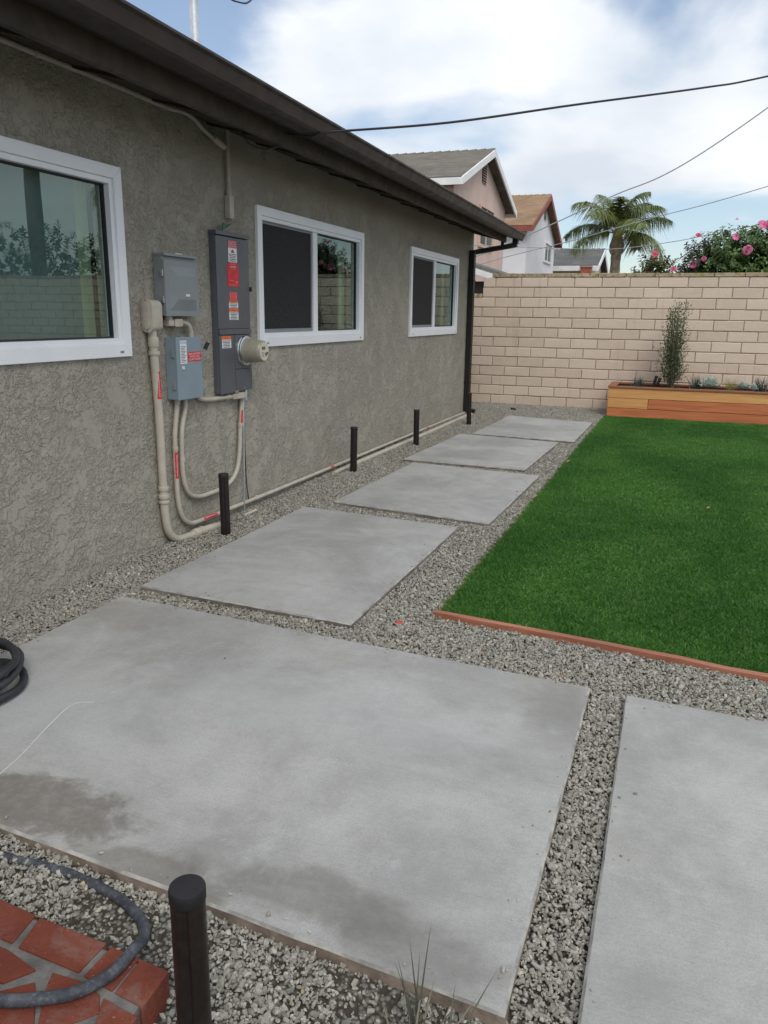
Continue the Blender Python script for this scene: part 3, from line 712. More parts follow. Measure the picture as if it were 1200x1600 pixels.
# ------------------------------------------------------------------ electrical equipment
# grey load centre
def hinge(b, x, y, z): rect(b, x-.022, x+.002, y-.008, y, z-.022, z+.022)
e = thing('breaker_box', (XW, 4.07, 1.371), 'grey breaker box with embossed door, left and above the disconnect', 'electrical box', 'electrical boxes on the house wall')
x1 = XW+.085; y0, y1, z0, z1 = 3.90, 4.238, 1.371, 1.703
B(XW+.002, x1-.022, y0, y1-.004, z0+.004, z1).build('cabinet', 'box_grey', e, bevel=.003)
dm = MB(); X = x1
o = [(y0+.0, z0), (y1, z0), (y1, z1-.022), (y0, z1-.022)]
rect(dm, x1-.021, x1-.008, y0-.003, y1, z0, z1-.022)
A_ = [(y0, z0), (y1, z0), (y1, z1-.022), (y0, z1-.022)]
Bq = [(y0+.035, z0+.03), (y1-.03, z0+.03), (y1-.03, z1-.055), (y0+.035, z1-.055)]; Cq = [(y0+.10, z0+.095), (y1-.055, z0+.095), (y1-.055, z1-.105), (y0+.10, z1-.105)]
vs = [(x1-.0075, *p) for p in A_]+[(x1-.0075, *p) for p in Bq]+[(x1+.010, *p) for p in Cq]
dm.add(vs, [(q, (q+1) % 4, 4+(q+1) % 4, 4+q) for q in range(4)]+[(4+q, 4+(q+1) % 4, 8+(q+1) % 4, 8+q) for q in range(4)]+[(8, 9, 10, 11)])
dr = dm.build('door', 'box_grey', e)
b = MB(); rect(b, x1+.0105, x1+.012, 4.075, 4.115, z0+.112, z0+.125); b.build('name_plate', 'white', dr)
b = MB(); b.box((XW+.002, y0-.004, z1-.001), (x1-.002, y1-.012, z1+.014)); b.build('rain_hood', 'box_grey', e, bevel=.002)
b = MB(); rect(b, x1-.035, x1-.02, 4.03, 4.10, z1+.0145, z1+.021); b.build('hasp', 'steel', e)
for z in (z0+.09, z1-.095): B(x1-.03, x1-.012, y0-.014, y0-.0035, z-.02, z+.02).build('latch', 'steel', e, bevel=.002)
# blue-grey disconnect
e2 = thing('disconnect_switch', (XW, 4.1, .88), 'blue grey solar disconnect box with white and red stickers', 'electrical box', 'electrical boxes on the house wall')
x1 = XW+.083; y0, y1, z0, z1 = 3.972, 4.232, .882, 1.25
B(XW+.002, x1-.012, y0, y1-.005, z0+.003, z1-.003).build('cabinet', 'box_blue', e2, bevel=.003)
d2 = B(x1-.011, x1, y0-.003, y1, z0, z1).build('door', 'box_blue', e2, bevel=.003)
for z in (z0+.085, z1-.095): B(x1-.034, x1-.016, y0-.011, y0-.0005, z-.022, z+.022).build('hinge', 'box_grey', e2, bevel=.002)
lb = B(x1+.0004, x1+.0012, 4.005, 4.072, z1-.155, z1-.02).build('sticker', 'white', e2)
text('EATON', .022, (x1+.0016, 4.038, z1-.033), lb, 'blue', .055)
b = MB()
for i, z in enumerate(np.linspace(z1-.055, z1-.145, 11)): rect(b, x1+.0013, x1+.0017, 4.012, 4.064-.016*((i*7) % 3)/2, z-.0018, z+.0018)
b.build('fine_print', 'ink', lb)
lr = B(x1+.0004, x1+.0014, 4.083, 4.222, z1-.145, z1-.088).build('sticker', 'red', e2)
for i, s_ in enumerate(('RAPID SHUTDOWN', 'SWITCH FOR', 'SOLAR PV SYSTEM')): text(s_, .018, (x1+.0018, 4.1525, z1-.1005-i*.0165), lr, 'white', .125)
MB().lathe((x1, 4.03, z1-.18), (1, 0, 0), [(.012, 0), (.012, .004), (.009, .006)], 16).build('key_cover', 'white', e2)
MB().lathe((x1, 4.027, z1-.178), (1, 0, 0), [(.004, 0), (.004, .0068)], 10).build('key_hole', 'ink', e2)
b = MB(); rect(b, XW+.03, XW+.07, y1-.004, y1+.024, 1.02, 1.14); b.build('switch_base', 'box_blue', e2, bevel=.004)
b = MB(); b.tube([(XW+.062, y1+.01, 1.13), (XW+.075, y1+.030, 1.155), (XW+.085, y1+.045, 1.185)], .008, 8); b.build('switch_arm', 'box_grey', e2)
b = MB(); b.tube([(XW+.082, y1+.040, 1.172), (XW+.094, y1+.058, 1.212)], .013, 10); b.build('switch_handle', 'black', e2)
B(XW+.04, XW+.06, y1-.004, y1+.012, .935, .955).build('lock_lug', 'steel', e2)
# big dark panel with meter
e3 = thing('meter_panel', (XW, 4.7, .865), 'tall dark grey service panel with round meter and warning stickers', 'electrical panel', 'electrical boxes on the house wall')
x1 = XW+.047; y0, y1, z0, z1 = 4.49, 4.902, .868, 1.872
B(XW+.001, x1-.008, y0, y1, z0+.004, z1-.002).build('cabinet', 'panel_dark', e3, bevel=.003)
zs = 1.253
dd = B(x1-.0075, x1+.002, y0+.004, y1+.002, zs+.036, z1-.006).build('upper_door', 'panel_dark', e3, bevel=.003)
B(x1-.0075, x1+.010, y0+.006, y1+.003, zs, zs+.034).build('middle_rail', 'panel_dark', e3, bevel=.004)
B(x1-.0075, x1+.003, y0+.006, 4.684, z0, zs-.003).build('lower_cover', 'panel_dark', e3, bevel=.003)
B(x1-.0075, x1+.004, 4.688, y1+.001, z0+.155, zs-.003).build('meter_cover', 'panel_dark', e3, bevel=.003)
B(x1-.0075, x1+.005, 4.688, y1+.001, z0+.006, z0+.151).build('lower_cover', 'panel_dark', e3, bevel=.003)
b = MB(); b.box((XW+.001, y0-.004, z1), (x1+.012, y1+.006, z1+.026)); b.build('rain_hood', 'panel_dark', e3, bevel=.003)
b = MB(); zt_ = z1+.027
b.add([(x1-.01, 4.57, zt_-.01), (x1+.004, 4.60, zt_+.01), (x1+.01, 4.685, zt_+.055), (x1, 4.66, zt_+.045), (x1-.004, 4.60, zt_+.05), (x1, 4.59, zt_+.025), (x1-.004, 4.57, zt_-.01), (x1-.002, 4.60, zt_+.01), (x1+.004, 4.685, zt_+.055), (x1-.006, 4.66, zt_+.045), (x1-.01, 4.60, zt_+.05), (x1-.006, 4.59, zt_+.025)],
      [(0, 1, 2, 3, 4, 5), (11, 10, 9, 8, 7, 6)]+[(q, 6+q, 6+(q+1) % 6, (q+1) % 6) for q in range(6)]); b.build('seal_tag', 'green', e3)
b = MB(); rect(b, x1-.03, x1+.012, y1+.003, y1+.022, 1.535, 1.565); b.build('latch', 'black', e3, bevel=.003)
b = MB(); rect(b, x1+.005, x1+.012, 4.66, 4.71, z0-.004, z0+.012); b.build('latch', 'steel', e3, bevel=.002)
MB().lathe((x1+.005, 4.80, z0+.02), (1, 0, 0), [(.007, 0), (.006, .004)], 10).build('screw', 'steel', e3)
yc, zc = 4.808, 1.142
xm = x1+.004
b = MB(); b.lathe((xm, yc, zc), (1, 0, 0), [(.100, 0), (.100, .006), (.096, .010), (.098, .016), (.098, .022), (.092, .026), (.088, .026)], 40); mr_ = b.build('meter_ring', 'steel', e3, smooth=True)
b = MB(); b.lathe((xm, yc, zc), (1, 0, 0), [(.081, .02), (.079, .07), (.074, .128), (.070, .146), (.064, .1525)], 40); mb_ = b.build('meter', 'meter_glass', e3, smooth=True)
b = MB(); b.lathe((xm, yc, zc), (1, 0, 0), [(.062, .1527), (.062, .155)], 32); b.build('dial', 'meter_face', mb_)
B(xm+.1552, xm+.157, yc-.034, yc+.010, zc+.012, zc+.032).build('display', 'lcd', mb_)
b = MB(); b.lathe((xm+.155, yc+.020, zc-.018), (1, 0, 0), [(.011, 0), (.011, .006)], 12); b.lathe((xm+.155, yc+.036, zc-.012), (1, 0, 0), [(.009, 0), (.009, .006)], 12); b.build('dial_button', 'lcd', mb_)
b = MB()
for i in range(4): rect(b, xm+.1552, xm+.1558, yc-.036, yc-.006+.004*(i % 2), zc-.008-i*.009, zc-.005-i*.009)
b.build('fine_print', 'ink', mb_)
def lines(par, x, ya, yb, za, zb, n, mat='ink'):
    b = MB()
    for i, z in enumerate(np.linspace(za, zb, n)):
        c = ((i*37) % 5)/5*.25*(yb-ya); hh = abs(za-zb)/max(1, n-1)*.24
        rect(b, x, x+.0004, ya+c*.4, yb-c*.6, z-hh, z+hh)
    b.build('fine_print', mat, par)
xl = x1+.0022
ya, yb = 4.641, 4.748; ym_ = (ya+yb)/2
l = B(xl, xl+.001, ya, yb, 1.803, 1.848).build('warning_label', 'red', e3)
for i, s_ in enumerate(('SOLAR PV SYSTEM', 'EQUIPPED WITH', 'RAPID SHUTDOWN')): text(s_, .0145, (xl+.0014, ym_, 1.839-i*.0137), l, 'white', .098)
l = B(xl, xl+.001, ya, yb, 1.715, 1.8025).build('warning_label', 'white', e3)
b = MB(); b.add([(xl+.0013, ym_-.020, 1.772), (xl+.0013, ym_-.020, 1.7815), (xl+.0013, ym_, 1.7945), (xl+.0013, ym_+.020, 1.7815), (xl+.0013, ym_+.020, 1.772)], [(4, 3, 2, 1, 0)]); b.build('house_icon', 'red', l)
lines(l, xl+.001, ya+.008, yb-.008, 1.763, 1.722, 5)
l = B(xl, xl+.001, ya+.002, yb-.002, 1.697, 1.7145).build('warning_label', 'red', e3); lines(l, xl+.001, ya+.012, yb-.012, 1.711, 1.701, 2, 'pink')
ya, yb = 4.621, 4.764; ym_ = (ya+yb)/2
l = B(xl, xl+.0016, ya, yb, 1.56, 1.6955).build('warning_label', 'red', e3)
text('CAUTION', .017, (xl+.002, ym_, 1.684), l, 'white', .09)
xx = xl+.0018
for (a0, a1, c0, c1) in ((-.055, -.020, 1.650, 1.653), (-.055, -.052, 1.612, 1.653), (-.055, -.035, 1.610, 1.613), (.030, .060, 1.640, 1.643), (.030, .033, 1.612, 1.643), (.030, .052, 1.626, 1.629), (-.045, .008, 1.594, 1.601), (.005, .008, 1.58, 1.601), (.030, .058, 1.582, 1.598), (-.060, .060, 1.572, 1.575), (-.060, .050, 1.565, 1.568), (-.03, .03, 1.667, 1.670)):
    B(xx-.0002, xx+.0002, ym_+a0, ym_+a1, c0, c1).build('diagram_line', 'pink', l)
l = B(xl, xl+.001, 4.642, 4.732, 1.476, 1.524).build('warning_label', 'pink', e3); lines(l, xl+.001, 4.65, 4.724, 1.516, 1.484, 4, 'red')
ya, yb = 4.630, 4.745
for zt2, zo, zw_ in ((1.471, 1.4565, 1.424), (1.4205, 1.399, 1.348)):
    l = B(xl, xl+.001, ya, yb, zo, zt2).build('warning_label', 'orange', e3); text('WARNING', .013, (xl+.0014, (ya+yb)/2, (zo+zt2)/2), l, 'ink', .075)
    l = B(xl, xl+.001, ya, yb, zw_, zo-.0005).build('warning_label', 'white', e3); lines(l, xl+.001, ya+.01, yb-.01, zo-.007, zw_+.006, 3 if zo > 1.42 else 5)
xl = x1+.0032; ya, yb = 4.524, 4.638
l = B(xl, xl+.001, ya, yb, 1.221, 1.243).build('warning_label', 'orange', e3); text('WARNING', .015, (xl+.0014, (ya+yb)/2, 1.232), l, 'ink', .075)
l = B(xl, xl+.001, ya+.002, yb+.001, 1.167, 1.2205).build('warning_label', 'white', e3); lines(l, xl+.001, ya+.01, yb-.008, 1.213, 1.174, 5)

# conduits
def conduit(name, label, paths, extra=(), mat='conduit', group='conduits on the house wall'):
    p0 = paths[0][0][0]; t = thing(name, p0, label, 'conduit', group)
    for (pts, r, nm) in paths: MB().tube(cr(pts, 6), r, 12).build(nm, mat, t, smooth=True)
    for (c, ax, r, l, nm) in extra: MB().lathe(c, ax, [(r*.94, 0), (r, l*.15), (r, l*.85), (r*.94, l)], 16).build(nm, mat, t, smooth=True)
    return t
xc_ = XW+.034
c1 = conduit('conduit', 'thick painted conduit with red label bending into the gravel below the disconnect', [
    ([(xc_, 3.815, 1.29), (xc_, 3.826, 1.0), (xc_, 3.834, .80), (xc_, 3.836, .38), (xc_, 3.842, .20), (xc_, 3.872, .085), (xc_+.005, 3.95, .026), (xc_+.012, 4.06, .016), (xc_+.03, 4.20, .022), (xc_+.06, 4.34, .020), (xc_+.07, 4.42, -.01)], .0245, 'pipe')],
    [((xc_, 3.82, 1.255), (0, .01, -1), 0.0310, .055, 'coupling'), ((xc_, 3.823, 1.175), (0, .01, -1), 0.0325, .022, 'coupling'), ((xc_, 3.838, .385), (0, 0, -1), 0.0310, .03, 'coupling'), ((xc_, 3.838, .335), (0, 0, -1), 0.0330, .028, 'coupling'), ((xc_, 3.838, .298), (0, 0, -1), 0.0320, .02, 'coupling'), ((xc_+.018, 4.10, .018), (.1, 1, .02), 0.0325, .05, 'coupling'), ((xc_+.024, 4.17, .02), (.15, 1, .02), 0.0315, .02, 'coupling')])
b = MB()   # LB body with its cover facing the path
def rbox(b, x0, x1, y0, y1, z0, z1, r, n=6):
    pts = []
    for cx, cz, a0 in ((x1-r, z1-r, 0), (x0+r, z1-r, 90), (x0+r, z0+r, 180), (x1-r, z0+r, 270)):
        for i in range(n+1):
            a = R_(a0+90*i/n); pts.append((cx+r*math.cos(a), cz+r*math.sin(a)))
    b.sweep_y(pts, y0, pts, y1)
rbox(b, XW+.004, XW+.074, 3.775, 3.868, 1.285, 1.458, .034); ob = b.build('pull_body', 'conduit', c1, bevel=.008, smooth=True)
b = MB(); rbox(b, XW+.0, XW+.078, 3.766, 3.774, 1.278, 1.466, .038); cv = b.build('cover_plate', 'conduit', c1, bevel=.002, smooth=True)
b = MB(); rbox(b, XW+.016, XW+.062, 3.757, 3.7655, 1.298, 1.446, .022); b.build('raised_panel', 'conduit', cv, bevel=.003, smooth=True)
for z in (1.4585, 1.2855): MB().lathe((XW+.039, 3.7655, z), (0, -1, 0), [(.0055, 0), (.0045, .004)], 10).build('screw', 'steel', cv)
def wrap_label(par, p0, p1, r, nrm, wdt, s_):
    """a strip lying on a pipe between two points, facing nrm"""
    a, c = Vector(p0), Vector(p1); d = (c-a).normalized(); n_ = Vector(nrm); n_ = (n_-d*n_.dot(d)).normalized(); s2 = d.cross(n_)
    b = MB(); nn = 6; vs = []
    for q in (a, c):
        for i in range(nn+1):
            an = (i/nn-.5)*wdt/r; vs.append(q+(n_*math.cos(an)+s2*math.sin(an))*(r+.0012))
    b.add(vs, [(i, i+1, nn+2+i, nn+1+i) for i in range(nn)]); o = b.build('warning_label', 'red', par, smooth=True)
    # lettering along the strip
    m_ = text(s_, 1.0, (0, 0, 0), par, 'white'); me = m_.data; xs = [v.co.x for v in me.vertices]; L = (c-a).length
    sx = L*.86/(max(xs)-min(xs)); sy = min(sx*1.5, wdt*.62)
    mid = (a+c)/2-Vector(par.location)+n_*(r+.0022)
    m_.parent = o; m_.matrix_local = Matrix.Translation(mid) @ Matrix((( d.x, s2.x*-1, n_.x, 0), (d.y, -s2.y, n_.y, 0), (d.z, -s2.z, n_.z, 0), (0, 0, 0, 1))) @ Matrix.Diagonal((sx, sy, 1, 1))
    return o
WS = 'WARNING PHOTOVOLTAIC POWER SOURCE'
wrap_label(c1, (xc_, 3.829, 1.06), (xc_, 3.832, .905), .0247, (.75, -.35, 0), .026, WS)
xp = XW+.026
c2 = conduit('conduit', 'thin painted conduit from the disconnect running along the foot of the wall', [
    ([(xp, 4.03, .89), (xp, 4.025, .83), (xp, 4.000, .72), (xp, 3.988, .64), (xp, 3.984, .45), (xp, 3.990, .26), (xp, 4.03, .145), (xp, 4.12, .085), (xp, 4.28, .076), (xp, 4.6, .072), (xp, 5.5, .062), (xp, 7.7, .050), (xp, 9.5, .035), (xp, 11.12, .022)], .0150, 'pipe')],
    [((xp, 4.03, .885), (0, 0, -1), .019, .03, 'coupling'), ((xp, 3.987, .60), (0, 0, -1), .0185, .03, 'coupling'), ((xp, 4.95, .0685), (0, 1, 0), .0185, .035, 'coupling'), ((xp, 6.5, .0565), (0, 1, 0), .0185, .035, 'coupling'), ((xp, 8.5, .0435), (0, 1, 0), .0185, .035, 'coupling'), ((xp, 10.0, .032), (0, 1, 0), .0185, .035, 'coupling')])
wrap_label(c2, (xp, 3.986, .565), (xp, 3.984, .405), .0152, (.75, -.4, 0), .022, WS)
wrap_label(c2, (xp, 4.25, .0765), (xp, 4.41, .0745), .0152, (.8, -.1, .5), .020, WS)
wrap_label(c2, (xp, 6.30, .058), (xp, 6.36, .058), .0152, (.8, -.1, .5), .020, WS)
wrap_label(c2, (xp, 9.20, .0375), (xp, 9.28, .0375), .0152, (.8, -.1, .5), .020, WS)
c3 = conduit('conduit', 'thin painted conduit looping from the disconnect down and up to the service panel', [
    ([(xp, 4.118, .89), (xp, 4.112, .82), (xp, 4.075, .72), (xp, 4.060, .64), (xp, 4.052, .48), (xp, 4.065, .36), (xp, 4.12, .275), (xp, 4.22, .238), (xp, 4.36, .232), (xp, 4.52, .238), (xp, 4.64, .275), (xp, 4.71, .345), (xp, 4.745, .46), (xp, 4.762, .60), (xp, 4.79, .76), (xp, 4.80, .855)], .0150, 'pipe'),
    ([(xp, 4.20, .93), (xp, 4.235, .895), (xp, 4.29, .862), (xp, 4.38, .848), (xp, 4.56, .842), (xp, 4.66, .842)], .0150, 'pipe')],
    [((xp, 4.056, .525), (0, 0, -1), .0185, .03, 'coupling'), ((xp, 4.765, .62), (0, .1, 1), .0185, .03, 'coupling'), ((xp, 4.60, .842), (0, 1, 0), .020, .03, 'coupling')])
b = MB(); b.box((XW+.004, 4.66, .822), (XW+.054, 4.80, .862)); b.build('pull_body', 'conduit', c3, bevel=.008)
b = MB(); b.box((XW+.0545, 4.675, .824), (XW+.059, 4.79, .860)); b.build('cover_plate', 'conduit', c3, bevel=.003)
wrap_label(c3, (xp, 4.785, .735), (xp, 4.766, .635), .0152, (.9, -.2, 0), .022, WS)
c4 = conduit('conduit', 'short painted elbow joining the breaker box to the disconnect below it', [
    ([(xp+.01, 3.975, 1.375), (xp+.01, 3.975, 1.348)], .021, 'pipe'), ([(xp+.01, 4.02, 1.336), (xp+.01, 4.12, 1.333), (xp+.01, 4.17, 1.318), (xp+.01, 4.195, 1.28), (xp+.01, 4.198, 1.245)], .0155, 'pipe')])
b = MB(); b.box((XW+.012, 3.95, 1.312), (XW+.058, 4.045, 1.352)); b.build('pull_body', 'conduit', c4, bevel=.012, smooth=True)
b = MB(); b.box((XW+.0585, 4.0, 1.310), (XW+.066, 4.075, 1.354)); b.build('cover_plate', 'conduit', c4, bevel=.004)
conduit('conduit', 'half buried painted pipe lying on gravel in front of the wall, ending at the downspout', [
    ([(-2.768, 6.30, .004), (-2.755, 6.6, .016), (-2.728, 7.47, .022), (-2.70, 9.0, .022), (-2.678, 10.7, .024), (-2.67, 11.0, .015)], .0225, 'pipe')])
conduit('conduit', 'stub of painted pipe poking from the gravel below the service panel', [([(-2.735, 4.66, .012), (-2.72, 4.80, .020)], .012, 'pipe')])
conduit('conduit', 'painted conduit running under the eave above the left window', [
    ([(xp+.01, HY0, 2.49), (xp+.01, 1.0, 2.497), (xp+.01, 2.9, 2.499), (xp+.01, 3.6, 2.503), (xp+.01, 4.05, 2.499), (xp+.01, 4.22, 2.512), (xp+.01, 4.33, 2.497), (xp+.01, 4.42, 2.462), (xp+.01, 4.54, 2.430)], .0135, 'pipe'),
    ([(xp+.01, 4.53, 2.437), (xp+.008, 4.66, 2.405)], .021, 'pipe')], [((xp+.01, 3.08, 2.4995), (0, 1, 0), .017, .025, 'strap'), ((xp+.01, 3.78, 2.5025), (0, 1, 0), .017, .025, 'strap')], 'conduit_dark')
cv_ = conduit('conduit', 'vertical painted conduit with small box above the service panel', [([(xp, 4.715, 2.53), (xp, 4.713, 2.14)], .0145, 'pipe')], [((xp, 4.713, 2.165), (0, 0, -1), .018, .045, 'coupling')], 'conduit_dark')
b = MB(); b.box((XW+.002, 4.69, 1.985), (XW+.045, 4.742, 2.125)); b.build('junction_box', 'conduit', cv_, bevel=.006)
gr = thing('grounding_rod', (XW+.045, 4.745, 0), 'slim grounding rod and dark wire below the service panel', 'grounding rod')
MB().tube([(XW+.045, 4.79, .84), (XW+.045, 4.75, -.03)], .0055, 8).build('rod', 'galv', gr)
MB().tube(cr([(XW+.03, 4.83, .87), (XW+.03, 4.815, .7), (XW+.025, 4.82, .45), (XW+.02, 4.838, .2), (XW+.03, 4.85, .06)], 6), .0040, 6).build('wire', 'cable', gr)
b = MB(); b.tube([(XW+.03, 4.845, .872), (XW+.03, 4.84, .80)], .012, 8); b.build('clamp', 'galv', gr)

# ------------------------------------------------------------------ path light posts
def post_mesh():
    b = MB(); n = 40; r = .0310; prof = []
    for j in range(n):
        a = 2*math.pi*j/n; rr = r
        for c in (R_(-70), R_(110)):
            d = abs((a-c+math.pi) % (2*math.pi)-math.pi)
            if d < R_(16): rr = r-.005
        prof.append((rr*math.cos(a), rr*math.sin(a)))
    b.prism(prof, -.12, .392)
    return b
PG = 'dark bronze path light posts'
posts = [((-.716, .985), 'nearest dark bronze post light at the bottom edge, beside the bricks'), ((-2.598, 4.193), 'dark post light in front of the looping conduits'), ((-2.622, 6.406), 'dark post light below the middle window'), ((-2.558, 8.051), 'dark post light fourth from the front, below the far window'), ((-2.445, 9.946), 'farthest dark post light, in front of the downspout')]
proto = thing('post_light', (*posts[0][0], 0), posts[0][1], 'post light', PG)
pb = post_mesh()
me_parent = proto
def rel(b): b.v = [(x+posts[0][0][0], y+posts[0][0][1], z) for x, y, z in b.v]; return b
rel(pb).build('tube', 'bronze', proto, smooth=True, sharp=30)
cp = MB().lathe((0, 0, .393), (0, 0, 1), [(.0318, 0), (.0326, .002), (.0326, .022), (.0312, .026), (.024, .027)], 40); rel(cp).build('cap', 'bronze_cap', proto, smooth=True, sharp=30)
for (xy, lab) in posts[1:]:
    c = proto.copy(); COL.objects.link(c); c.location = (*xy, random.uniform(-.015, .005)); c.rotation_euler = (random.uniform(-.02, .02), random.uniform(-.02, .02), random.uniform(0, 1)); c['label'] = lab
    for ch in proto.children:
        d = ch.copy(); COL.objects.link(d); d.parent = c

# ------------------------------------------------------------------ bricks and hoses
bk = thing('brick_step', (-1.1, 1.0, 0), 'red brick paving corner with grey mortar at the bottom left', 'brick step')
polys = [[(-1.98, 1.197), (-1.80, 1.185), (-1.79, 1.095), (-1.975, 1.105)], [(-1.785, 1.184), (-1.60, 1.170), (-1.592, 1.082), (-1.778, 1.094)], [(-1.585, 1.169), (-1.41, 1.157), (-1.402, 1.068), (-1.578, 1.080)],
         [(-1.395, 1.156), (-1.245, 1.143), (-1.232, 1.060), (-1.388, 1.068)], [(-1.231, 1.141), (-1.041, 1.133), (-1.043, 1.049), (-1.211, 1.056)], [(-1.024, 1.130), (-.950, 1.125), (-.948, 1.036), (-1.028, 1.046)], [(-.944, 1.1245), (-.870, 1.118), (-.866, 1.025), (-.942, 1.035)],
         [(-1.40, 1.050), (-1.225, 1.043), (-1.13, 1.022), (-1.168, .972), (-1.42, .97)], [(-1.094, 1.030), (-1.020, 1.034), (-.965, 1.020), (-.938, .985), (-1.015, .90), (-1.075, .985)], [(-1.110, .998), (-1.085, .975), (-1.021, .90), (-1.12, .86), (-1.21, .90), (-1.16, .955)],
         [(-.953, 1.016), (-.861, 1.004), (-.858, .90), (-.925, .90), (-.930, .965)], [(-1.44, .955), (-1.24, .955), (-1.235, .87), (-1.45, .87)], [(-1.0, .885), (-.862, .885), (-.865, .70), (-1.01, .70)], [(-1.22, .85), (-1.02, .85), (-1.03, .72), (-1.23, .72)]]
for p in polys:
    p = p if sum((p[i][0]*p[(i+1) % len(p)][1]-p[(i+1) % len(p)][0]*p[i][1]) for i in range(len(p))) > 0 else p[::-1]
    zj = random.uniform(-.002, .002)
    MB().prism(p, -.05, .060+zj).build('brick', 'brick', bk, bevel=.003)
MB().prism([(-2.02, 1.19), (-2.0, .6), (-.872, .6), (-.876, 1.108)], -.05, .0565).build('mortar_bed', 'grout', bk)
hz = thing('garden_hose', (-1.2, 1.2, 0), 'dusty black hose looping from the gravel over the red bricks', 'hose', 'black hoses')
MB().tube(cr([(-2.3, 1.30, .004), (-1.9, 1.315, .006), (-1.55, 1.318, .008), (-1.333, 1.328, .008), (-1.156, 1.303, .010), (-1.045, 1.255, .016), (-.985, 1.185, .045), (-.965, 1.13, .074), (-.965, 1.06, .0775), (-1.00, .995, .0775), (-1.06, .955, .0775), (-1.13, .925, .0775), (-1.35, .87, .0775), (-1.7, .80, .078)], 8), .0128, 14).build('tube', 'hose_dusty', hz, smooth=True)
hc = thing('garden_hose', (-2.395, 1.88, .04), 'coiled black hose lying on the left corner of the big slab', 'hose', 'black hoses')
pts = []
for i in range(0, 150):
    a = i/150*2*math.pi*4.02+3.0; k_ = i/150
    r = .262+.035*math.sin(a*.37+1)+.012*math.sin(a*1.9)
    pts.append((-2.395+r*math.cos(a)*1.02+.03*math.sin(k_*9), 1.875+r*math.sin(a)+.04*math.cos(k_*7), .0565+.028*(i//36)*.9+.012*math.sin(a*2.3)**2))
MB().tube(pts, .0150, 12).build('tube', 'hose', hc, smooth=True)

# ------------------------------------------------------------------ small things lying about
def pebble(name, loc, s, mat, label, cat):
    b = MB(); bm = bmesh.new(); bmesh.ops.create_icosphere(bm, subdivisions=2, radius=1)
    for v in bm.verts: v.co *= 1+.25*noise.noise(v.co*1.7+Vector(loc)*9)
    vs = [(v.co.x*s[0]+loc[0], v.co.y*s[1]+loc[1], v.co.z*s[2]+loc[2]) for v in bm.verts]; fs = [tuple(v.index for v in f.verts) for f in bm.faces]; bm.free()
    return tag(b.add(vs, fs).build(name, mat), label, cat)
pebble('red_stone', (-1.078, 3.204, .012), (.022, .018, .012), 'rock_red', 'small red stone on gravel left of the lawn corner', 'stone')
pebble('dark_pod', (-.052, 3.115, .012), (.014, .010, .009), 'black', 'small black seed pod on gravel in front of the lawn edging', 'seed pod')
o = MB(); o.leaf((.327, 6.06, .045), (.5, .5, .2), (0, 0, 1), .04, .022, .5); tag(o.build('dry_leaf', 'leaf_dry'), 'single small brown dry leaf on the middle of the lawn', 'leaf', 'dry leaves')
for (p, lab) in (((-.885, 7.60, .03), 'brown dry leaf at the far left edge of the lawn'), ((-.93, 5.93, .03), 'larger brown dry leaf at the left edge of the lawn')):
    o = MB(); o.leaf(p, (.3, .8, .2), (0, 0, 1), .075, .03, .5); tag(o.build('dry_leaf', 'leaf_dry'), lab, 'leaf', 'dry leaves')
o = MB(); o.box((-2.262, 11.81, 0), (-2.225, 11.85, .05)); o.box((-2.22, 11.815, 0), (-2.185, 11.85, .042)); o.box((-2.25, 11.82, .01), (-2.2, 11.84, .03)); tag(o.build('cable_stub', 'black', bevel=.006), 'small black fitting on gravel beyond the farthest slab', 'fitting')

# weed at the front
wd = thing('grass_weed', (-.34, 1.20, 0), 'dry grey green grass tuft at the bottom edge beside the big slab', 'weed')
b = MB(); rw = random.Random(3); tips = [((-.335, 1.215, .29), 1), ((-.372, 1.22, .232), 1), ((-.395, 1.22, .18), 1), ((-.40, 1.22, .17), 1), ((-.215, 1.24, .20), 1), ((-.245, 1.24, .13), 1), ((-.285, 1.235, .15), 1), ((-.355, 1.22, .21), 1), ((-.345, 1.22, .17), 1), ((-.325, 1.22, .16), 1)]
for (tp, _) in tips:
    bs = Vector((-.345+rw.uniform(-.015, .015)+(.055 if tp[0] > -.3 else 0), 1.195+rw.uniform(-.02, .02), -.01)); d = Vector(tp)-bs
    b.blade(bs, d, Vector((d.x*.18, 0, -.01)), d.length, .0055, rw.random(), 6, Vector((0, -1, .2)))
for i in range(46):
    bs = Vector((-.34+rw.gauss(0, .035), 1.18+rw.gauss(0, .035), -.01)); a = rw.uniform(0, 6.28); d = Vector((math.cos(a)*.5, math.sin(a)*.4, 1))
    L = rw.uniform(.06, .16); b.blade(bs, d, Vector((d.x, d.y, -.3))*L*.5, L, rw.uniform(.003, .0055), rw.random(), 5, Vector((0, -1, .3)))
b.build('blades', 'weed', wd)

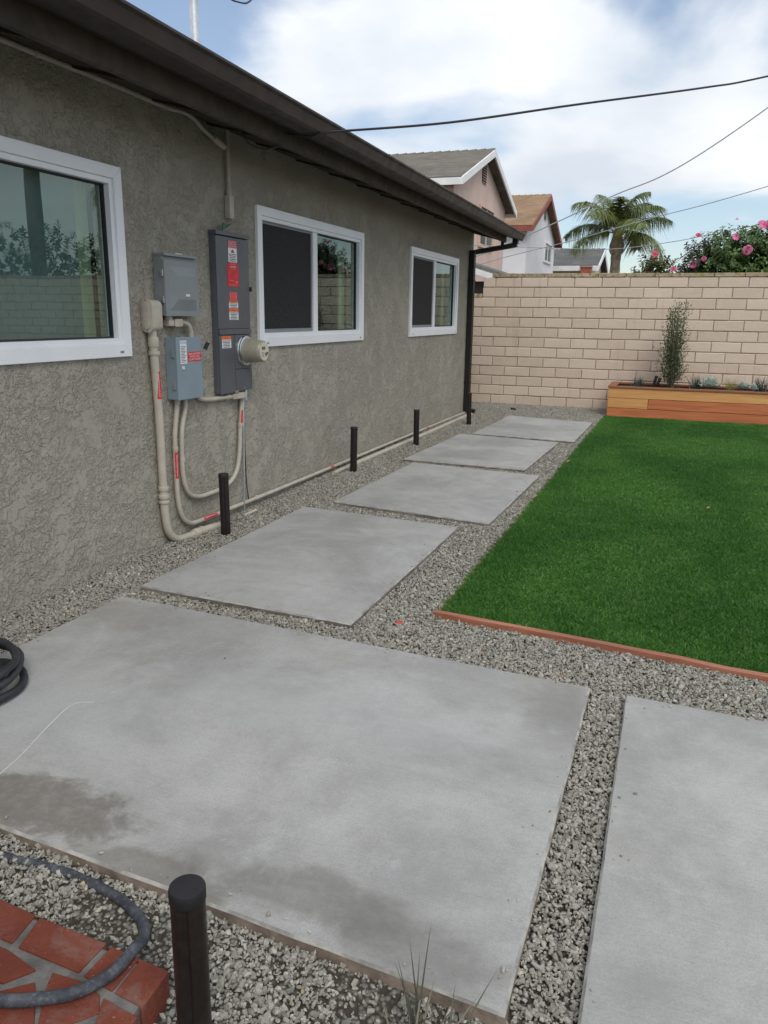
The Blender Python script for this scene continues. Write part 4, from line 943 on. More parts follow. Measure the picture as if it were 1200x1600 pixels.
# ------------------------------------------------------------------ planter plants
def branchy(base, top, n, spread, seed, leafs, L, W, mat, name, label, cat, r0=.012, prof=lambda t: 1.0, stem_mat='bark', group=None, up=.6):
    rd = random.Random(seed); t = thing(name, base, label, cat, group); st = MB(); lf = MB(); Bv, Tv = Vector(base), Vector(top)
    H = (Tv-Bv).length
    for i in range(n):
        a = rd.uniform(0, 6.283); rr = spread*math.sqrt(rd.random())
        end = Tv+Vector((math.cos(a)*rr, math.sin(a)*rr, -rd.random()**1.3*H*.55)); midp = Bv.lerp(end, .5)+Vector((math.cos(a), math.sin(a), 0))*spread*.35*rd.random()
        path = cr([Bv+Vector((rd.gauss(0, .02), rd.gauss(0, .02), -.03)), midp, end], 7)
        st.tube(path, [r0*(1-.85*j/(len(path)-1)) for j in range(len(path))], 5)
        for q in range(leafs):
            u = rd.uniform(.10, 1)**.85; f_ = u*(len(path)-1); p = path[int(f_)].lerp(path[min(int(f_)+1, len(path)-1)], f_ % 1)
            sp = spread*prof(u)*.55; off = Vector((rd.gauss(0, 1), rd.gauss(0, 1), rd.gauss(0, .7)))*sp
            d = (off.normalized()+Vector((0, 0, up))+Vector((rd.gauss(0, .3), rd.gauss(0, .3), rd.gauss(0, .3))))
            lf.leaf(p+off, d, (rd.gauss(0, 1), rd.gauss(0, 1), 1), L*rd.uniform(.6, 1.3), W*rd.uniform(.7, 1.2), min(1, max(0, rd.gauss(.5, .25))), .2, .15)
    st.build('stem', stem_mat, t); lf.build('foliage', mat, t); return t, lf
branchy((-.01, 12.17, .40), (-.02, 12.19, 1.62), 20, .125, 4, 175, .038, .015, 'shrub_leaf', 'upright_shrub', 'tall narrow grey green shrub in the planter against the block wall', 'shrub', .010, lambda u: 1.15-.75*u, up=.9)
tw = [o for o in COL.objects if o.name.startswith('upright_shrub')][0]
rd = random.Random(9); st = MB(); lf = MB()
for (ex, ez, n_) in ((-.27, .98, 60), (-.20, .78, 70), (-.17, 1.28, 34), (.20, .72, 50), (.17, 1.02, 50), (.22, 1.30, 34), (-.12, .64, 40), (.13, .62, 40), (-.26, .74, 40)):
    path = cr([(-.01, 12.17, .44), (-.01+ex*.45, 12.16, .4+(ez-.4)*.6), (ex, 12.15+rd.uniform(-.1, .1), ez)], 6); st.tube(path, [.005*(1-.8*j/(len(path)-1)) for j in range(len(path))], 4)
    for q in range(n_):
        p = path[rd.randint(5, len(path)-1)]; off = Vector((rd.gauss(0, .028), rd.gauss(0, .028), rd.gauss(0, .035)))
        lf.leaf(p+off, (rd.gauss(0, 1), rd.gauss(0, 1), .5), (0, 0, 1), .032*rd.uniform(.7, 1.2), .012, rd.random(), .2)
st.build('side_stem', 'bark', tw); lf.build('side_foliage', 'shrub_leaf', tw)
def grass_tuft(loc, n, H, spread, W, mat, name, label, cat, seed, bend=.4, group=None):
    rd = random.Random(seed); t = thing(name, loc, label, cat, group); b = MB()
    for i in range(n):
        bs = Vector(loc)+Vector((rd.gauss(0, spread*.35), rd.gauss(0, spread*.35), -.01)); a = rd.uniform(0, 6.283); lean = rd.uniform(.05, .55)
        d = Vector((math.cos(a)*lean, math.sin(a)*lean, 1)); L = H*rd.uniform(.6, 1.05); b.blade(bs, d, Vector((d.x, d.y, -.15))*L*bend, L, W*rd.uniform(.7, 1.2), rd.random(), 4)
    b.build('blades', mat, t); return t
PGp = 'blue green spiky plants in the planter'
grass_tuft((-.465, 12.10, .405), 70, .20, .10, .012, 'blue_grass', 'spiky_plant', 'leftmost blue green spiky plant, near the planter corner', 'plant', 1, .15, PGp)
grass_tuft((.335, 12.16, .405), 75, .25, .10, .011, 'blue_grass', 'spiky_plant', 'blue green spiky plant behind the pale succulent', 'plant', 2, .15, PGp)
grass_tuft((1.150, 12.10, .405), 80, .28, .10, .011, 'blue_grass', 'spiky_plant', 'rightmost blue green spiky plant in the planter', 'plant', 3, .15, PGp)
grass_tuft((.772, 12.06, .405), 170, .27, .07, .0035, 'feather', 'feather_grass', 'yellow green feather grass between the two pale succulents', 'plant', 4, .5)
def rosette(loc, R, label, seed, rings=5):
    rd = random.Random(seed); t = thing('succulent', loc, label, 'succulent', 'pale rosette succulents'); L = Vector(loc)
    for k_ in range(rings):
        n = 7+k_; el = R_(72-k_*15)
        for j in range(n):
            a = 2*math.pi*(j+.5*(k_ % 2))/n+rd.uniform(-.1, .1); b = MB(); d = Vector((math.cos(a)*math.cos(el), math.sin(a)*math.cos(el), math.sin(el)))
            ln = R*(.45+.14*k_)*rd.uniform(.9, 1.1); wd_ = ln*.52; s_ = Vector((-math.sin(a), math.cos(a), 0)); nn = s_.cross(d)
            bs = L+Vector((0, 0, .02+.02*(rings-k_)))
            v = []
            for (tt, ww, up) in ((0, .25, 0), (.35, .75, -.03), (.7, 1.0, 0), (.92, .55, .06), (1.0, .05, .10)):
                p = bs+d*ln*tt+nn*(-up)*ln; v += [p-s_*wd_*.5*ww-nn*.12*wd_*ww*-1, p+nn*.02*ln, p+s_*wd_*.5*ww+nn*.12*wd_*ww]
            b.add(v, [f for q in range(4) for f in ((q*3, q*3+1, q*3+4, q*3+3), (q*3+1, q*3+2, q*3+5, q*3+4))], 0, rd.random())
            b.build('leaf', 'succulent', t, smooth=True)
rosette((.50, 12.00, .425), .16, 'larger pale green rosette succulent beside the tall shrub', 1)
rosette((.93, 12.02, .41), .13, 'smaller pale rosette succulent left of the rightmost spiky plant', 2, 4)
rosette((1.06, 11.98, .405), .09, 'smallest pale rosette succulent at the planter front', 3, 4)
sl = thing('spot_light', (-.235, 12.08, .40), 'pair of black garden uplights staked in the planter', 'spot light')
MB().tube([(-.245, 12.08, .38), (-.235, 12.08, .47)], .012, 8).build('stake', 'black', sl)
MB().lathe((-.25, 12.08, .46), (.22, 0, 1), [(.018, 0), (.022, .02), (.022, .13), (.019, .132)], 16).build('lamp_head', 'black', sl, smooth=True)
MB().lathe((-.205, 12.06, .455), (.35, 0, 1), [(.018, 0), (.022, .02), (.022, .11), (.019, .112)], 16).build('lamp_head', 'black', sl, smooth=True)

# ------------------------------------------------------------------ hibiscus behind the wall
def flower(parent, loc, r, facing, mat, seed):
    rd = random.Random(seed); r *= .9; f_ = (Vector(facing)+Vector((rd.gauss(0, .35), 0, rd.gauss(0, .3)))).normalized(); u = f_.orthogonal().normalized(); v_ = f_.cross(u); b = MB(); L = Vector(loc)
    for j in range(5):
        a = 2*math.pi*j/5+rd.uniform(-.15, .15); d = u*math.cos(a)+v_*math.sin(a); s_ = f_.cross(d); pts = []
        for (tt, ww, ff) in ((.05, .12, 0), (.4, .42, .10), (.75, .52, .16), (1.0, .30, .02)):
            p = L+d*r*tt+f_*r*ff*rd.uniform(.6, 1.5); pts += [p-s_*r*ww, p+f_*r*.05, p+s_*r*ww]
        b.add(pts, [q for i in range(3) for q in ((i*3, i*3+1, i*3+4, i*3+3), (i*3+1, i*3+2, i*3+5, i*3+4))], 0, rd.random())
    b.tube([L, L+f_*r*.8], .006, 5)
    b.build('flower', mat, parent, smooth=True)
def bush(name, loc, label, blobs, nl, L, W, mat, seed, zmin=1.2, stems=14):
    rd = random.Random(seed); t = thing(name, loc, label, 'bush', 'flowering bushes behind the wall'); st = MB(); lf = MB(); tot = sum(b[3]*b[4]*b[5] for b in blobs); B0 = Vector(loc)
    for (x, y, z, rx, ry, rz) in blobs:
        for q in range(max(3, stems//len(blobs)+1)):
            a = rd.uniform(0, 6.283); e = Vector((x+rx*.8*math.cos(a), y+ry*.8*math.sin(a), z+rz*rd.uniform(.1, .95)))
            path = cr([B0+Vector((rd.gauss(0, .15), rd.gauss(0, .1), -.05)), B0.lerp(e, .5)+Vector((0, 0, .2)), e], 5); st.tube(path, [.02*(1-.85*j/(len(path)-1)) for j in range(len(path))], 5)
        m = int(nl*rx*ry*rz/tot); tw_ = max(1, m//11)
        for q in range(tw_):
            d = Vector((rd.gauss(0, 1), rd.gauss(0, 1), rd.gauss(0, 1))).normalized(); rr = rd.random()**.30*rd.uniform(.86, 1.14)
            p = Vector((x+d.x*rx*rr, y+d.y*ry*rr, z+d.z*rz*rr)); td = (d+Vector((rd.gauss(0, .35), rd.gauss(0, .35), .55+rd.gauss(0, .3)))).normalized(); tl = rd.uniform(.10, .22); tone = rd.gauss(.45, .16)
            for i in range(11):
                pp = p+td*tl*(i/11-.3); a = i*2.4+q; o_ = td.orthogonal().normalized(); c_ = td.cross(o_)
                dd_ = (o_*math.cos(a)+c_*math.sin(a))*1.0+td*.55+Vector((0, 0, -.15))
                lf.leaf(pp, dd_, td, L*rd.uniform(.6, 1.25), W*rd.uniform(.7, 1.2), min(1, max(0, tone+rd.gauss(0, .14))), .18, .2)
            if rd.random() < .4: st.tube([p-td*tl*.6, p+td*tl*.7], .004, 4, False)
    st.build('stems', 'bark', t); lf.build('foliage', mat, t); return t
h1 = bush('hibiscus_bush', (1.0, 13.45, 0), 'large green hibiscus bush with pink flowers above the wall at right', [(.56, 13.35, 2.30, .30, .35, .40), (.95, 13.45, 2.35, .45, .42, .36), (.38, 13.4, 2.10, .22, .3, .30), (1.5, 13.5, 2.35, .55, .45, .50), (2.2, 13.6, 2.3, .5, .45, .45), (1.1, 13.4, 1.95, 1.0, .4, .4)], 14500, .075, .050, 'hib_leaf', 11)
for i, (p, r, f_, m) in enumerate((((.835, 13.02, 2.372), .082, (-.1, -1, .1), 'petal'), ((1.02, 13.2, 2.735), .09, (-.1, -1, .4), 'petal'), ((1.12, 13.2, 2.74), .08, (.2, -1, .4), 'petal'), ((.665, 13.12, 2.565), .065, (.5, -1, .2), 'petal'), ((.125, 13.2, 2.185), .062, (-.2, -1, .1), 'petal'), ((.265, 13.15, 2.265), .045, (0, -1, .3), 'petal'), ((1.75, 13.1, 2.55), .08, (0, -1, .2), 'petal'), ((2.2, 13.2, 2.3), .08, (0, -1, .2), 'petal'), ((.66, 13.25, 2.82), .035, (0, -.5, 1), 'petal_red'))): flower(h1, p, r, f_, m, i)
h2 = bush('hibiscus_bush', (-.38, 13.35, 0), 'small yellow green hibiscus with red pink blooms left of the big bush', [(-.42, 13.35, 2.14, .26, .25, .17), (-.36, 13.33, 2.05, .34, .25, .18), (-.60, 13.35, 2.05, .12, .2, .10)], 1150, .062, .042, 'hib_leaf2', 12, stems=6)
for i, (p, r) in enumerate((((-.44, 13.15, 2.335), .06), ((-.155, 13.15, 2.12), .055))): flower(h2, p, r, (-.2, -.8, .5), 'petal_red', 20+i)
h3 = bush('hibiscus_bush', (.12, 13.45, 0), 'sparse dark leaved shrub in front of the big hibiscus, left side', [(.18, 13.4, 2.28, .22, .25, .30), (.02, 13.38, 2.08, .14, .2, .18), (.28, 13.4, 2.45, .13, .15, .22)], 1050, .055, .036, 'hib_dark', 13, stems=8)
flower(h3, (.155, 13.2, 2.605), .052, (0, -.7, .7), 'petal_red', 31)

# ------------------------------------------------------------------ palms
def palm(loc, zc, FL, label, seed, nf=14, tr=.21, lean=(0, 0)):
    rd = random.Random(seed); t = thing('palm_tree', loc, label, 'palm tree', 'palm trees'); x, y, z = loc; C = Vector((x+lean[0], y, zc))
    n = 16; path = [Vector((x, y, -.1)).lerp(Vector((C.x, C.y, zc-.75)), i/n) for i in range(n+1)]
    MB().tube(path, [tr*(1.0+.10*((i % 2))) for i in range(n+1)], 14).build('trunk', 'palm_bark', t, smooth=True)
    b = MB(); b.lathe((C.x, C.y, zc-.95), (0, 0, 1), [(tr*.95, 0), (tr*1.5, .2), (tr*1.55, .45), (tr*1.15, .75), (tr*.55, 1.2)], 14); b.build('crown_base', 'palm_bark', t, smooth=True)
    b = MB(); b.lathe((C.x+.06, C.y-tr*.62, zc-.45), (.05, 0, 1), [(tr*.35, 0), (tr*.5, .25), (tr*.35, .75), (.02, 1.0)], 10); b.build('leaf_sheath', 'palm_husk', t, smooth=True)
    for i in range(nf):
        a = i*2.399+rd.uniform(-.2, .2); age = i/(nf-1); el = R_(84-80*age+rd.uniform(-6, 6)); L = FL*rd.uniform(.85, 1.1)*(1 if age > .15 else .8)
        hd = Vector((math.cos(a), math.sin(a), 0)); pts = []; p = C.copy(); e = el; m = 18; bendtot = R_(75+45*rd.random())*(.8+.2*age)
        for j in range(m+1):
            pts.append(p.copy()); p = p+(hd*math.cos(e)+Vector((0, 0, math.sin(e))))*L/m; e -= bendtot/m*(.35+1.3*j/m)
        fr = MB(); fr.tube(pts, [.028*(1-.88*j/m)+.003 for j in range(m+1)], 5, True, 0)
        sd = hd.cross(Vector((0, 0, 1))).normalized()
        for q in range(180):
            u = .16+.84*(q//2)/90; f_ = u*m*.999; j = int(f_); P = pts[j].lerp(pts[j+1], f_-j); T = (pts[j+1]-pts[j]).normalized(); N = sd.cross(T).normalized(); sg = 1 if q % 2 else -1
            ll = FL*.37*math.sin(math.pi*(.18+.80*u))**.7*rd.uniform(.8, 1.15)
            d = (sd*sg*.85+T*.55+N*rd.uniform(-.25, .35)).normalized()
            fr.blade(P, d, Vector((0, 0, -1))*ll*rd.uniform(.5, 1.0), ll, .050, min(1, max(0, rd.gauss(.45+.1*age, .2))), 4, N)
        fr.build('frond', 'palm_leaf', t)
    return t
palm((-2.92, 38, 0), 5.0, 2.75, 'queen palm rising behind the block wall between the grey roof and hibiscus', 5)

# ------------------------------------------------------------------ neighbouring houses
def gable_house(name, label, xg, y0, y1, ze, zr, xl, wall_m, roof_m, trim_m, ov=.35, gov=.32, tw=.20, ridge_cap=None):
    t = thing(name, (xg-2, (y0+y1)/2, 0), label, 'house', 'two storey neighbour houses' if ze > 4.5 else None); ym = (y0+y1)/2; wx = xg-gov; wy0, wy1 = y0+ov, y1-ov; sl = (zr-ze)/(ym-y0); zw = ze+sl*ov-.13
    b = MB(); rect(b, xl+.3, wx, wy0, wy1, -.2, zw)
    zpk = zr-.15
    b.add([(wx, wy0, zw), (wx, wy1, zw), (wx, ym, zpk), (xl+.3, wy0, zw), (xl+.3, wy1, zw), (xl+.3, ym, zpk)], [(0, 1, 2), (5, 4, 3)]); b.build('wall', wall_m, t)
    for s_ in (0, 1):
        ya = y0 if s_ == 0 else y1
        # each roof plane in its own frame so the shingle courses follow the slope
        L = xg-xl; S = math.hypot(ym-ya, zr-ze); me = MB(); me.box((0, 0, -.10), (L, S, 0)); o = me.build('roof', roof_m)
        o.parent = t; ang = math.atan2(zr-ze, abs(ym-ya)); base = Vector((xl, ya, ze))-Vector(t.location)
        if s_ == 0: o.matrix_local = Matrix.Translation(base) @ Matrix.Rotation(ang, 4, 'X')
        else: o.matrix_local = Matrix.Translation(base+Vector((L, 0, 0))) @ Matrix.Rotation(math.pi, 4, 'Z') @ Matrix.Rotation(ang, 4, 'X')
        bb = MB(); bb.hexa([(xg+.002, ya, ze-tw-.02), (xg+.002, ym, zr-tw-.02), (xg+.002, ym, zr-.012), (xg+.002, ya, ze-.012)], [(xg+.05, ya, ze-tw-.02), (xg+.05, ym, zr-tw-.02), (xg+.05, ym, zr-.012), (xg+.05, ya, ze-.012)]); bb.build('barge_board', trim_m, t)
        f0, f1 = (ya-.04, ya-.002) if s_ == 0 else (ya+.002, ya+.04)
        B(xl, xg+.05, f0, f1, ze-tw-.02, ze-.03).build('fascia_board', trim_m, t)
    n = max(4, int((xg-xl)/.3))
    for q in range(n):
        xa = xl+(xg-xl)*q/n
        bb = MB(); bb.hexa([(xa, ym-.13, zr-.07), (xa+.32, ym-.13, zr-.06), (xa+.32, ym+.13, zr-.06), (xa, ym+.13, zr-.07)], [(xa, ym-.02, zr+.015), (xa+.32, ym-.02, zr+.045), (xa+.32, ym+.02, zr+.045), (xa, ym+.02, zr+.015)]); bb.build('ridge_tile', roof_m, t)
    return t, wx
def gwin(t, wx, y0, y1, z0, z1, fm='trim_white'):
    b = MB()
    for (a0, a1, c0, c1) in ((y0-.08, y1+.08, z1, z1+.08), (y0-.08, y1+.08, z0-.1, z0), (y0-.08, y0, z0, z1), (y1, y1+.08, z0, z1)): rect(b, wx+.002, wx+.07, a0, a1, c0, c1)
    w_ = b.build('window', fm, t); B(wx+.003, wx+.02, y0, y1, z0, z1).build('pane', 'far_glass', w_); B(wx+.021, wx+.05, (y0+y1)/2-.03, (y0+y1)/2+.03, z0, z1).build('mullion', fm, w_)
def gvent(t, wx, y0, y1, z0, z1, n):
    v_ = B(wx+.002, wx+.015, y0, y1, z0, z1).build('gable_vent', 'dark_opening', t)
    for i in range(n):
        z = z0+(z1-z0)*(i+.5)/n; MB().hexa([(wx+.016, y0, z-.03), (wx+.016, y1, z-.03), (wx+.05, y1, z-.055), (wx+.05, y0, z-.055)], [(wx+.016, y0, z-.015), (wx+.016, y1, z-.015), (wx+.05, y1, z-.04), (wx+.05, y0, z-.04)]).build('slat', 'pinkstucco' if wx > -6.55 else 'whitestucco', v_)
hA, wxA = gable_house('neighbour_house', 'pink beige two storey house with grey shingle roof and white gable trim', -6.15, 22.97, 31.0, 5.2, 6.62, -17, 'pinkstucco', 'roofA', 'trim_white', .4)
gvent(hA, wxA, 26.75, 27.35, 5.62, 6.18, 7); gwin(hA, wxA, 26.6, 28.5, 3.7, 4.85, 'pinkstucco'); gwin(hA, wxA, 26.6, 28.5, .9, 2.2)
hB, wxB = gable_house('neighbour_house', 'white two storey house with tan roof and red brown trim', -6.30, 35.54, 44.66, 5.2, 7.02, -18, 'whitestucco', 'roofB', 'trim_red', .45, .3, .24)
gvent(hB, wxB, 40.3, 40.9, 5.95, 6.5, 6); gwin(hB, wxB, 40.9, 43.0, 4.1, 4.9); gwin(hB, wxB, 40.9, 43.0, 1.0, 2.2)
hC, wxC = gable_house('neighbour_house', 'low house with slate grey roof and white fascia behind the palm trunk', -4.39, 45.61, 52.0, 4.13, 5.2, -14, 'creamstucco', 'roofC', 'trim_white', .4, .35, .28)
b = MB(); rect(b, -5.25, -4.70, 45.0, 45.45, 0, 3.98); ch = b.build('chimney', 'rust_brick', hC); B(-5.30, -4.65, 44.95, 45.50, 3.98, 4.06).build('chimney_cap', 'mortar', ch)
hd = thing('garden_shed', (-5.0, 16, 0), 'low shed with dark shingle roof and white fascia beside the downspout', 'shed')
B(-6.8, -3.45, 15.05, 18, -.1, 2.02).build('wall', 'dark_opening', hd)
b = MB(); b.hexa([(-3.10, 14.9, 2.085), (-3.10, 18.2, 2.085), (-5.0, 18.2, 2.66), (-5.0, 14.9, 2.66)], [(-3.10, 14.9, 2.145), (-3.10, 18.2, 2.145), (-5.0, 18.2, 2.72), (-5.0, 14.9, 2.72)]); b.hexa([(-6.9, 14.9, 2.085), (-5.0, 14.9, 2.66), (-5.0, 18.2, 2.66), (-6.9, 18.2, 2.085)], [(-6.9, 14.9, 2.145), (-5.0, 14.9, 2.72), (-5.0, 18.2, 2.72), (-6.9, 18.2, 2.145)]); b.build('roof', 'roofC', hd)
b = MB(); b.hexa([(-3.10, 14.86, 1.98), (-3.10, 14.895, 1.98), (-5.0, 14.895, 2.55), (-5.0, 14.86, 2.55)], [(-3.10, 14.86, 2.08), (-3.10, 14.895, 2.08), (-5.0, 14.895, 2.655), (-5.0, 14.86, 2.655)]); b.build('fascia_board', 'trim_white', hd)

# ------------------------------------------------------------------ mast, cables, pole
ms = thing('service_mast', (-3.6, 5.64, 2.9), 'bright galvanised service mast standing on the roof at top left', 'mast')
MB().lathe((-3.6, 5.64, 2.75), (0, 0, 1), [(.034, 0), (.034, 2.3)], 20).build('pipe', 'galv', ms, smooth=True)
MB().lathe((-3.6, 5.64, 5.05), (0, 0, 1), [(.06, 0), (.075, .04), (.06, .12), (.02, .16)], 16).build('weather_head', 'galv', ms, smooth=True)
MB().lathe((-3.6, 5.64, 2.78), (0, 0, 1), [(.12, 0), (.06, .10), (.038, .18)], 16).build('flashing', 'galv', ms, smooth=True)
def cable(label, pts, r, mat, k_=8): 
    o = MB().tube(cr(pts, k_), r, 6).build('utility_cable', mat, None, smooth=True); return tag(o, label, 'cable', 'overhead cables')
cable('small loop of blue black cable at the top edge right of the mast', [(-3.6, 5.68, 5.1), (-3.6, 5.85, 4.4), (-3.6, 6.05, 3.88), (-3.6, 6.31, 3.835), (-3.6, 6.60, 4.0), (-3.45, 6.9, 4.6), (-2.0, 9.5, 5.6), (7.3, 13.9, 7.0)], .007, 'cable')
E_END = (7.35, 14.0, 7.0)
cable('thick black cable from the eave across the sky to the upper right', [(-2.368, 4.70, 2.466), (-2.30, 4.706, 2.452), (-2.2, 4.714, 2.446), (-2.09, 4.735, 2.466), (-1.4, 4.90, 2.510), (-.756, 5.6, 2.722), (.008, 6.6, 3.008), (.465, 7.3, 3.225), (2.0, 8.9, 3.85), (4.5, 11.4, 5.1), E_END], .0068, 'cable')
cable('short cable tail drooping under the eave from the black cable', [(-2.37, 4.68, 2.46), (-2.40, 4.63, 2.385), (-2.43, 4.50, 2.345), (-2.47, 4.40, 2.36), (-2.5, 4.33, 2.43)], .006, 'cable')
cable('upper grey cable slanting behind the palm', [(7.3, 14.6, 6.9), (1.911, 19.0, 6.083), (1.281, 19.0, 5.569), (.153, 19.0, 4.798), (-.695, 19.0, 4.332), (-1.599, 19.0, 4.002), (-2.844, 19.0, 3.46), (-3.818, 19.0, 3.063), (-4.718, 19.0, 2.731)][1:], .013, 'cable_grey')
cable('middle thin grey cable passing behind the palm crown', [(2.9, 19.3, 4.55), (2.182, 19.3, 4.321), (1.487, 19.3, 4.113), (.269, 19.3, 3.784), (-.894, 19.3, 3.513), (-2.541, 19.3, 3.081), (-3.862, 19.3, 2.786), (-4.783, 19.3, 2.546)], .009, 'cable_grey')
cable('lowest thin grey cable running just above the hibiscus', [(2.9, 19.6, 3.78), (2.316, 19.6, 3.606), (1.6, 19.6, 3.418), (.599, 19.6, 3.229), (-.248, 19.6, 3.069), (-1.553, 19.6, 2.923), (-2.866, 19.6, 2.955), (-4.879, 19.6, 3.056)], .008, 'cable_grey')
up_ = thing('utility_pole', (7.42, 14.1, 0), 'wooden utility pole, seen reflected in the left window', 'utility pole')
MB().lathe((7.42, 14.1, -.3), (0, 0, 1), [(.17, 0), (.13, 9.0)], 16).build('pole', 'woodpole', up_, smooth=True); B(6.5, 8.3, 14.02, 14.13, 7.6, 7.72).build('cross_arm', 'woodpole', up_)
palm((5.9, 16.2, 0), 4.6, 2.0, 'palm tree seen reflected in the left window', 8, 15, .17)
bush('hedge_bush', (7.0, 13.6, 0), 'dark hedge seen reflected in the left window', [(5.2, 13.7, 2.2, .9, .5, .75), (6.6, 13.7, 2.3, .9, .5, .75), (8.0, 13.7, 2.3, 1.0, .5, .8), (3.9, 13.7, 2.1, .8, .5, .6)], 5200, .09, .06, 'hib_leaf', 40)

# ------------------------------------------------------------------ scattered stuff: gravel and turf (geometry nodes)
def scatter(name, pts, rot, scl, idx, tone, sources):
    me = bpy.data.meshes.new(name); n = len(pts); me.vertices.add(n); me.vertices.foreach_set('co', np.asarray(pts, np.float32).ravel())
    for nm, ty, da, ky in (('rot', 'FLOAT_VECTOR', rot, 'vector'), ('scl', 'FLOAT_VECTOR', scl, 'vector'), ('idx', 'INT', idx, 'value'), ('tone', 'FLOAT', tone, 'value')):
        a = me.attributes.new(nm, ty, 'POINT'); a.data.foreach_set(ky, np.asarray(da, np.int32 if ty == 'INT' else np.float32).ravel())
    o = bpy.data.objects.new(name, me); COL.objects.link(o)
    ng = bpy.data.node_groups.new(name+'_scatter', 'GeometryNodeTree')
    ng.interface.new_socket('Geometry', in_out='INPUT', socket_type='NodeSocketGeometry'); ng.interface.new_socket('Geometry', in_out='OUTPUT', socket_type='NodeSocketGeometry')
    gi = ng.nodes.new('NodeGroupInput'); go = ng.nodes.new('NodeGroupOutput'); ip = ng.nodes.new('GeometryNodeInstanceOnPoints'); jn = ng.nodes.new('GeometryNodeJoinGeometry')
    for s_ in sources:
        oi = ng.nodes.new('GeometryNodeObjectInfo'); oi.inputs['Object'].default_value = s_; oi.inputs['As Instance'].default_value = True; ng.links.new(oi.outputs['Geometry'], jn.inputs[0])
    def na(nm, ty):
        q = ng.nodes.new('GeometryNodeInputNamedAttribute'); q.data_type = ty; q.inputs['Name'].default_value = nm; return q.outputs['Attribute']
    ng.links.new(gi.outputs[0], ip.inputs['Points']); ng.links.new(jn.outputs[0], ip.inputs['Instance']); ip.inputs['Pick Instance'].default_value = True
    ng.links.new(na('idx', 'INT'), ip.inputs['Instance Index']); e2r = ng.nodes.new('FunctionNodeEulerToRotation'); ng.links.new(na('rot', 'FLOAT_VECTOR'), e2r.inputs[0]); ng.links.new(e2r.outputs[0], ip.inputs['Rotation']); ng.links.new(na('scl', 'FLOAT_VECTOR'), ip.inputs['Scale'])
    ng.links.new(ip.outputs[0], go.inputs[0])
    md = o.modifiers.new('scatter', 'NODES'); md.node_group = ng
    return o
def source(mb, name, mat, smooth=False):
    o = mb.build(name, mat, None, smooth=smooth); COL.objects.unlink(o); return o
stones = []
for s_ in range(10):
    bm = bmesh.new(); bmesh.ops.create_icosphere(bm, subdivisions=1, radius=.5); rd = random.Random(s_)
    # chop an icosphere with a few random planes: angular crushed rock
    for q in range(7):
        n_ = Vector((rd.gauss(0, 1), rd.gauss(0, 1), rd.gauss(0, 1))).normalized(); lim = rd.uniform(.22, .40)
        for v in bm.verts:
            d = v.co.dot(n_)
            if d > lim: v.co -= n_*(d-lim)
    b = MB(); b.add([tuple(v.co) for v in bm.verts], [tuple(v.index for v in f.verts) for f in bm.faces]); bm.free(); stones.append(source(b, 'stone_source', 'stone'))
def inpoly(P, quad):
    m = np.ones(len(P), bool); s = 0; q = np.array(quad)
    c = q.mean(0)
    for i in range(len(q)):
        a, b2 = q[i], q[(i+1) % len(q)]; e_ = b2-a; cr_ = e_[0]*(P[:, 1]-a[1])-e_[1]*(P[:, 0]-a[0]); cc = e_[0]*(c[1]-a[1])-e_[1]*(c[0]-a[0]); m &= (cr_*np.sign(cc) > 0)
    return m
def gravel_points():
    allp = []
    for (xa, xb, ya, yb, dens) in ((-2.84, 1.3, .55, 3.45, 23000), (-2.84, -.8, 3.45, 7.0, 17000), (-2.84, -.8, 7.0, 12.66, 12000), (-3.3, -2.84, 11.38, 12.66, 9000), (1.3, 3.4, 2.7, 3.3, 8000)):
        n = int((xb-xa)*(yb-ya)*dens); P = np.column_stack([rng.uniform(xa, xb, n), rng.uniform(ya, yb, n)]); allp.append(P)
    P = np.vstack(allp); keep = np.ones(len(P), bool)
    for q in (S1, S2, S3, S4, S5, S6): keep &= ~inpoly(P, q)
    keep &= ~inpoly(P, [(-2.1, .5), (-.868, .5), (-.872, 1.115), (-2.1, 1.20)])
    keep &= ~inpoly(P, [(-.95, 3.35), (3.4, 2.85), (3.4, 11.7), (-.885, 11.7)]); keep &= ~inpoly(P, [(-.85, 11.6), (3.4, 11.6), (3.4, 12.55), (-.85, 12.55)])
    return P[keep]
GP = gravel_points(); n = len(GP)
sz = np.clip(rng.lognormal(math.log(.0070), .36, n), .0035, .019)
zz = np.array([.010*noise.noise(Vector((p[0]*2.3, p[1]*2.3, 0)))+.004*noise.noise(Vector((p[0]*9, p[1]*9, 3))) for p in GP])
# bare dirt patches show near the bricks and here and there
bare = np.array([noise.noise(Vector((p[0]*3.1+5, p[1]*3.1, 1))) for p in GP]); near = GP[:, 1] < 1.3
keep = ~(near & (bare > .12) & (rng.random(n) < .72)) & ~((GP[:, 1] > 1.115) & (GP[:, 1] < 1.2) & (GP[:, 0] < -.95) & (rng.random(n) < .85))
GP, sz, zz = GP[keep], sz[keep], zz[keep]; n = len(GP)
sp = []
for q_ in (S1, S2, S3, S4, S5, S6):
    for i in range(4):
        a_, b_ = np.array(q_[i]), np.array(q_[(i+1) % 4]); e_ = b_-a_; nrm_ = np.array([-e_[1], e_[0]])/np.linalg.norm(e_)
        for _ in range(rng.poisson(9*np.linalg.norm(e_))): sp.append(a_+e_*rng.uniform(.02, .98)+nrm_*(.008+abs(rng.normal(0, .03))))
    for _ in range(5): sp.append(np.array(q_).mean(0)+rng.uniform(-.5, .5, 2))
sp = np.array(sp); ns = len(sp)
t_ = np.clip((GP[:, 1]-1.22)/.12, 0, 1); pz = zz*np.where(t_ > .5, .55, 1.)-.010+.023*t_+sz*rng.uniform(-.2, .55, n)
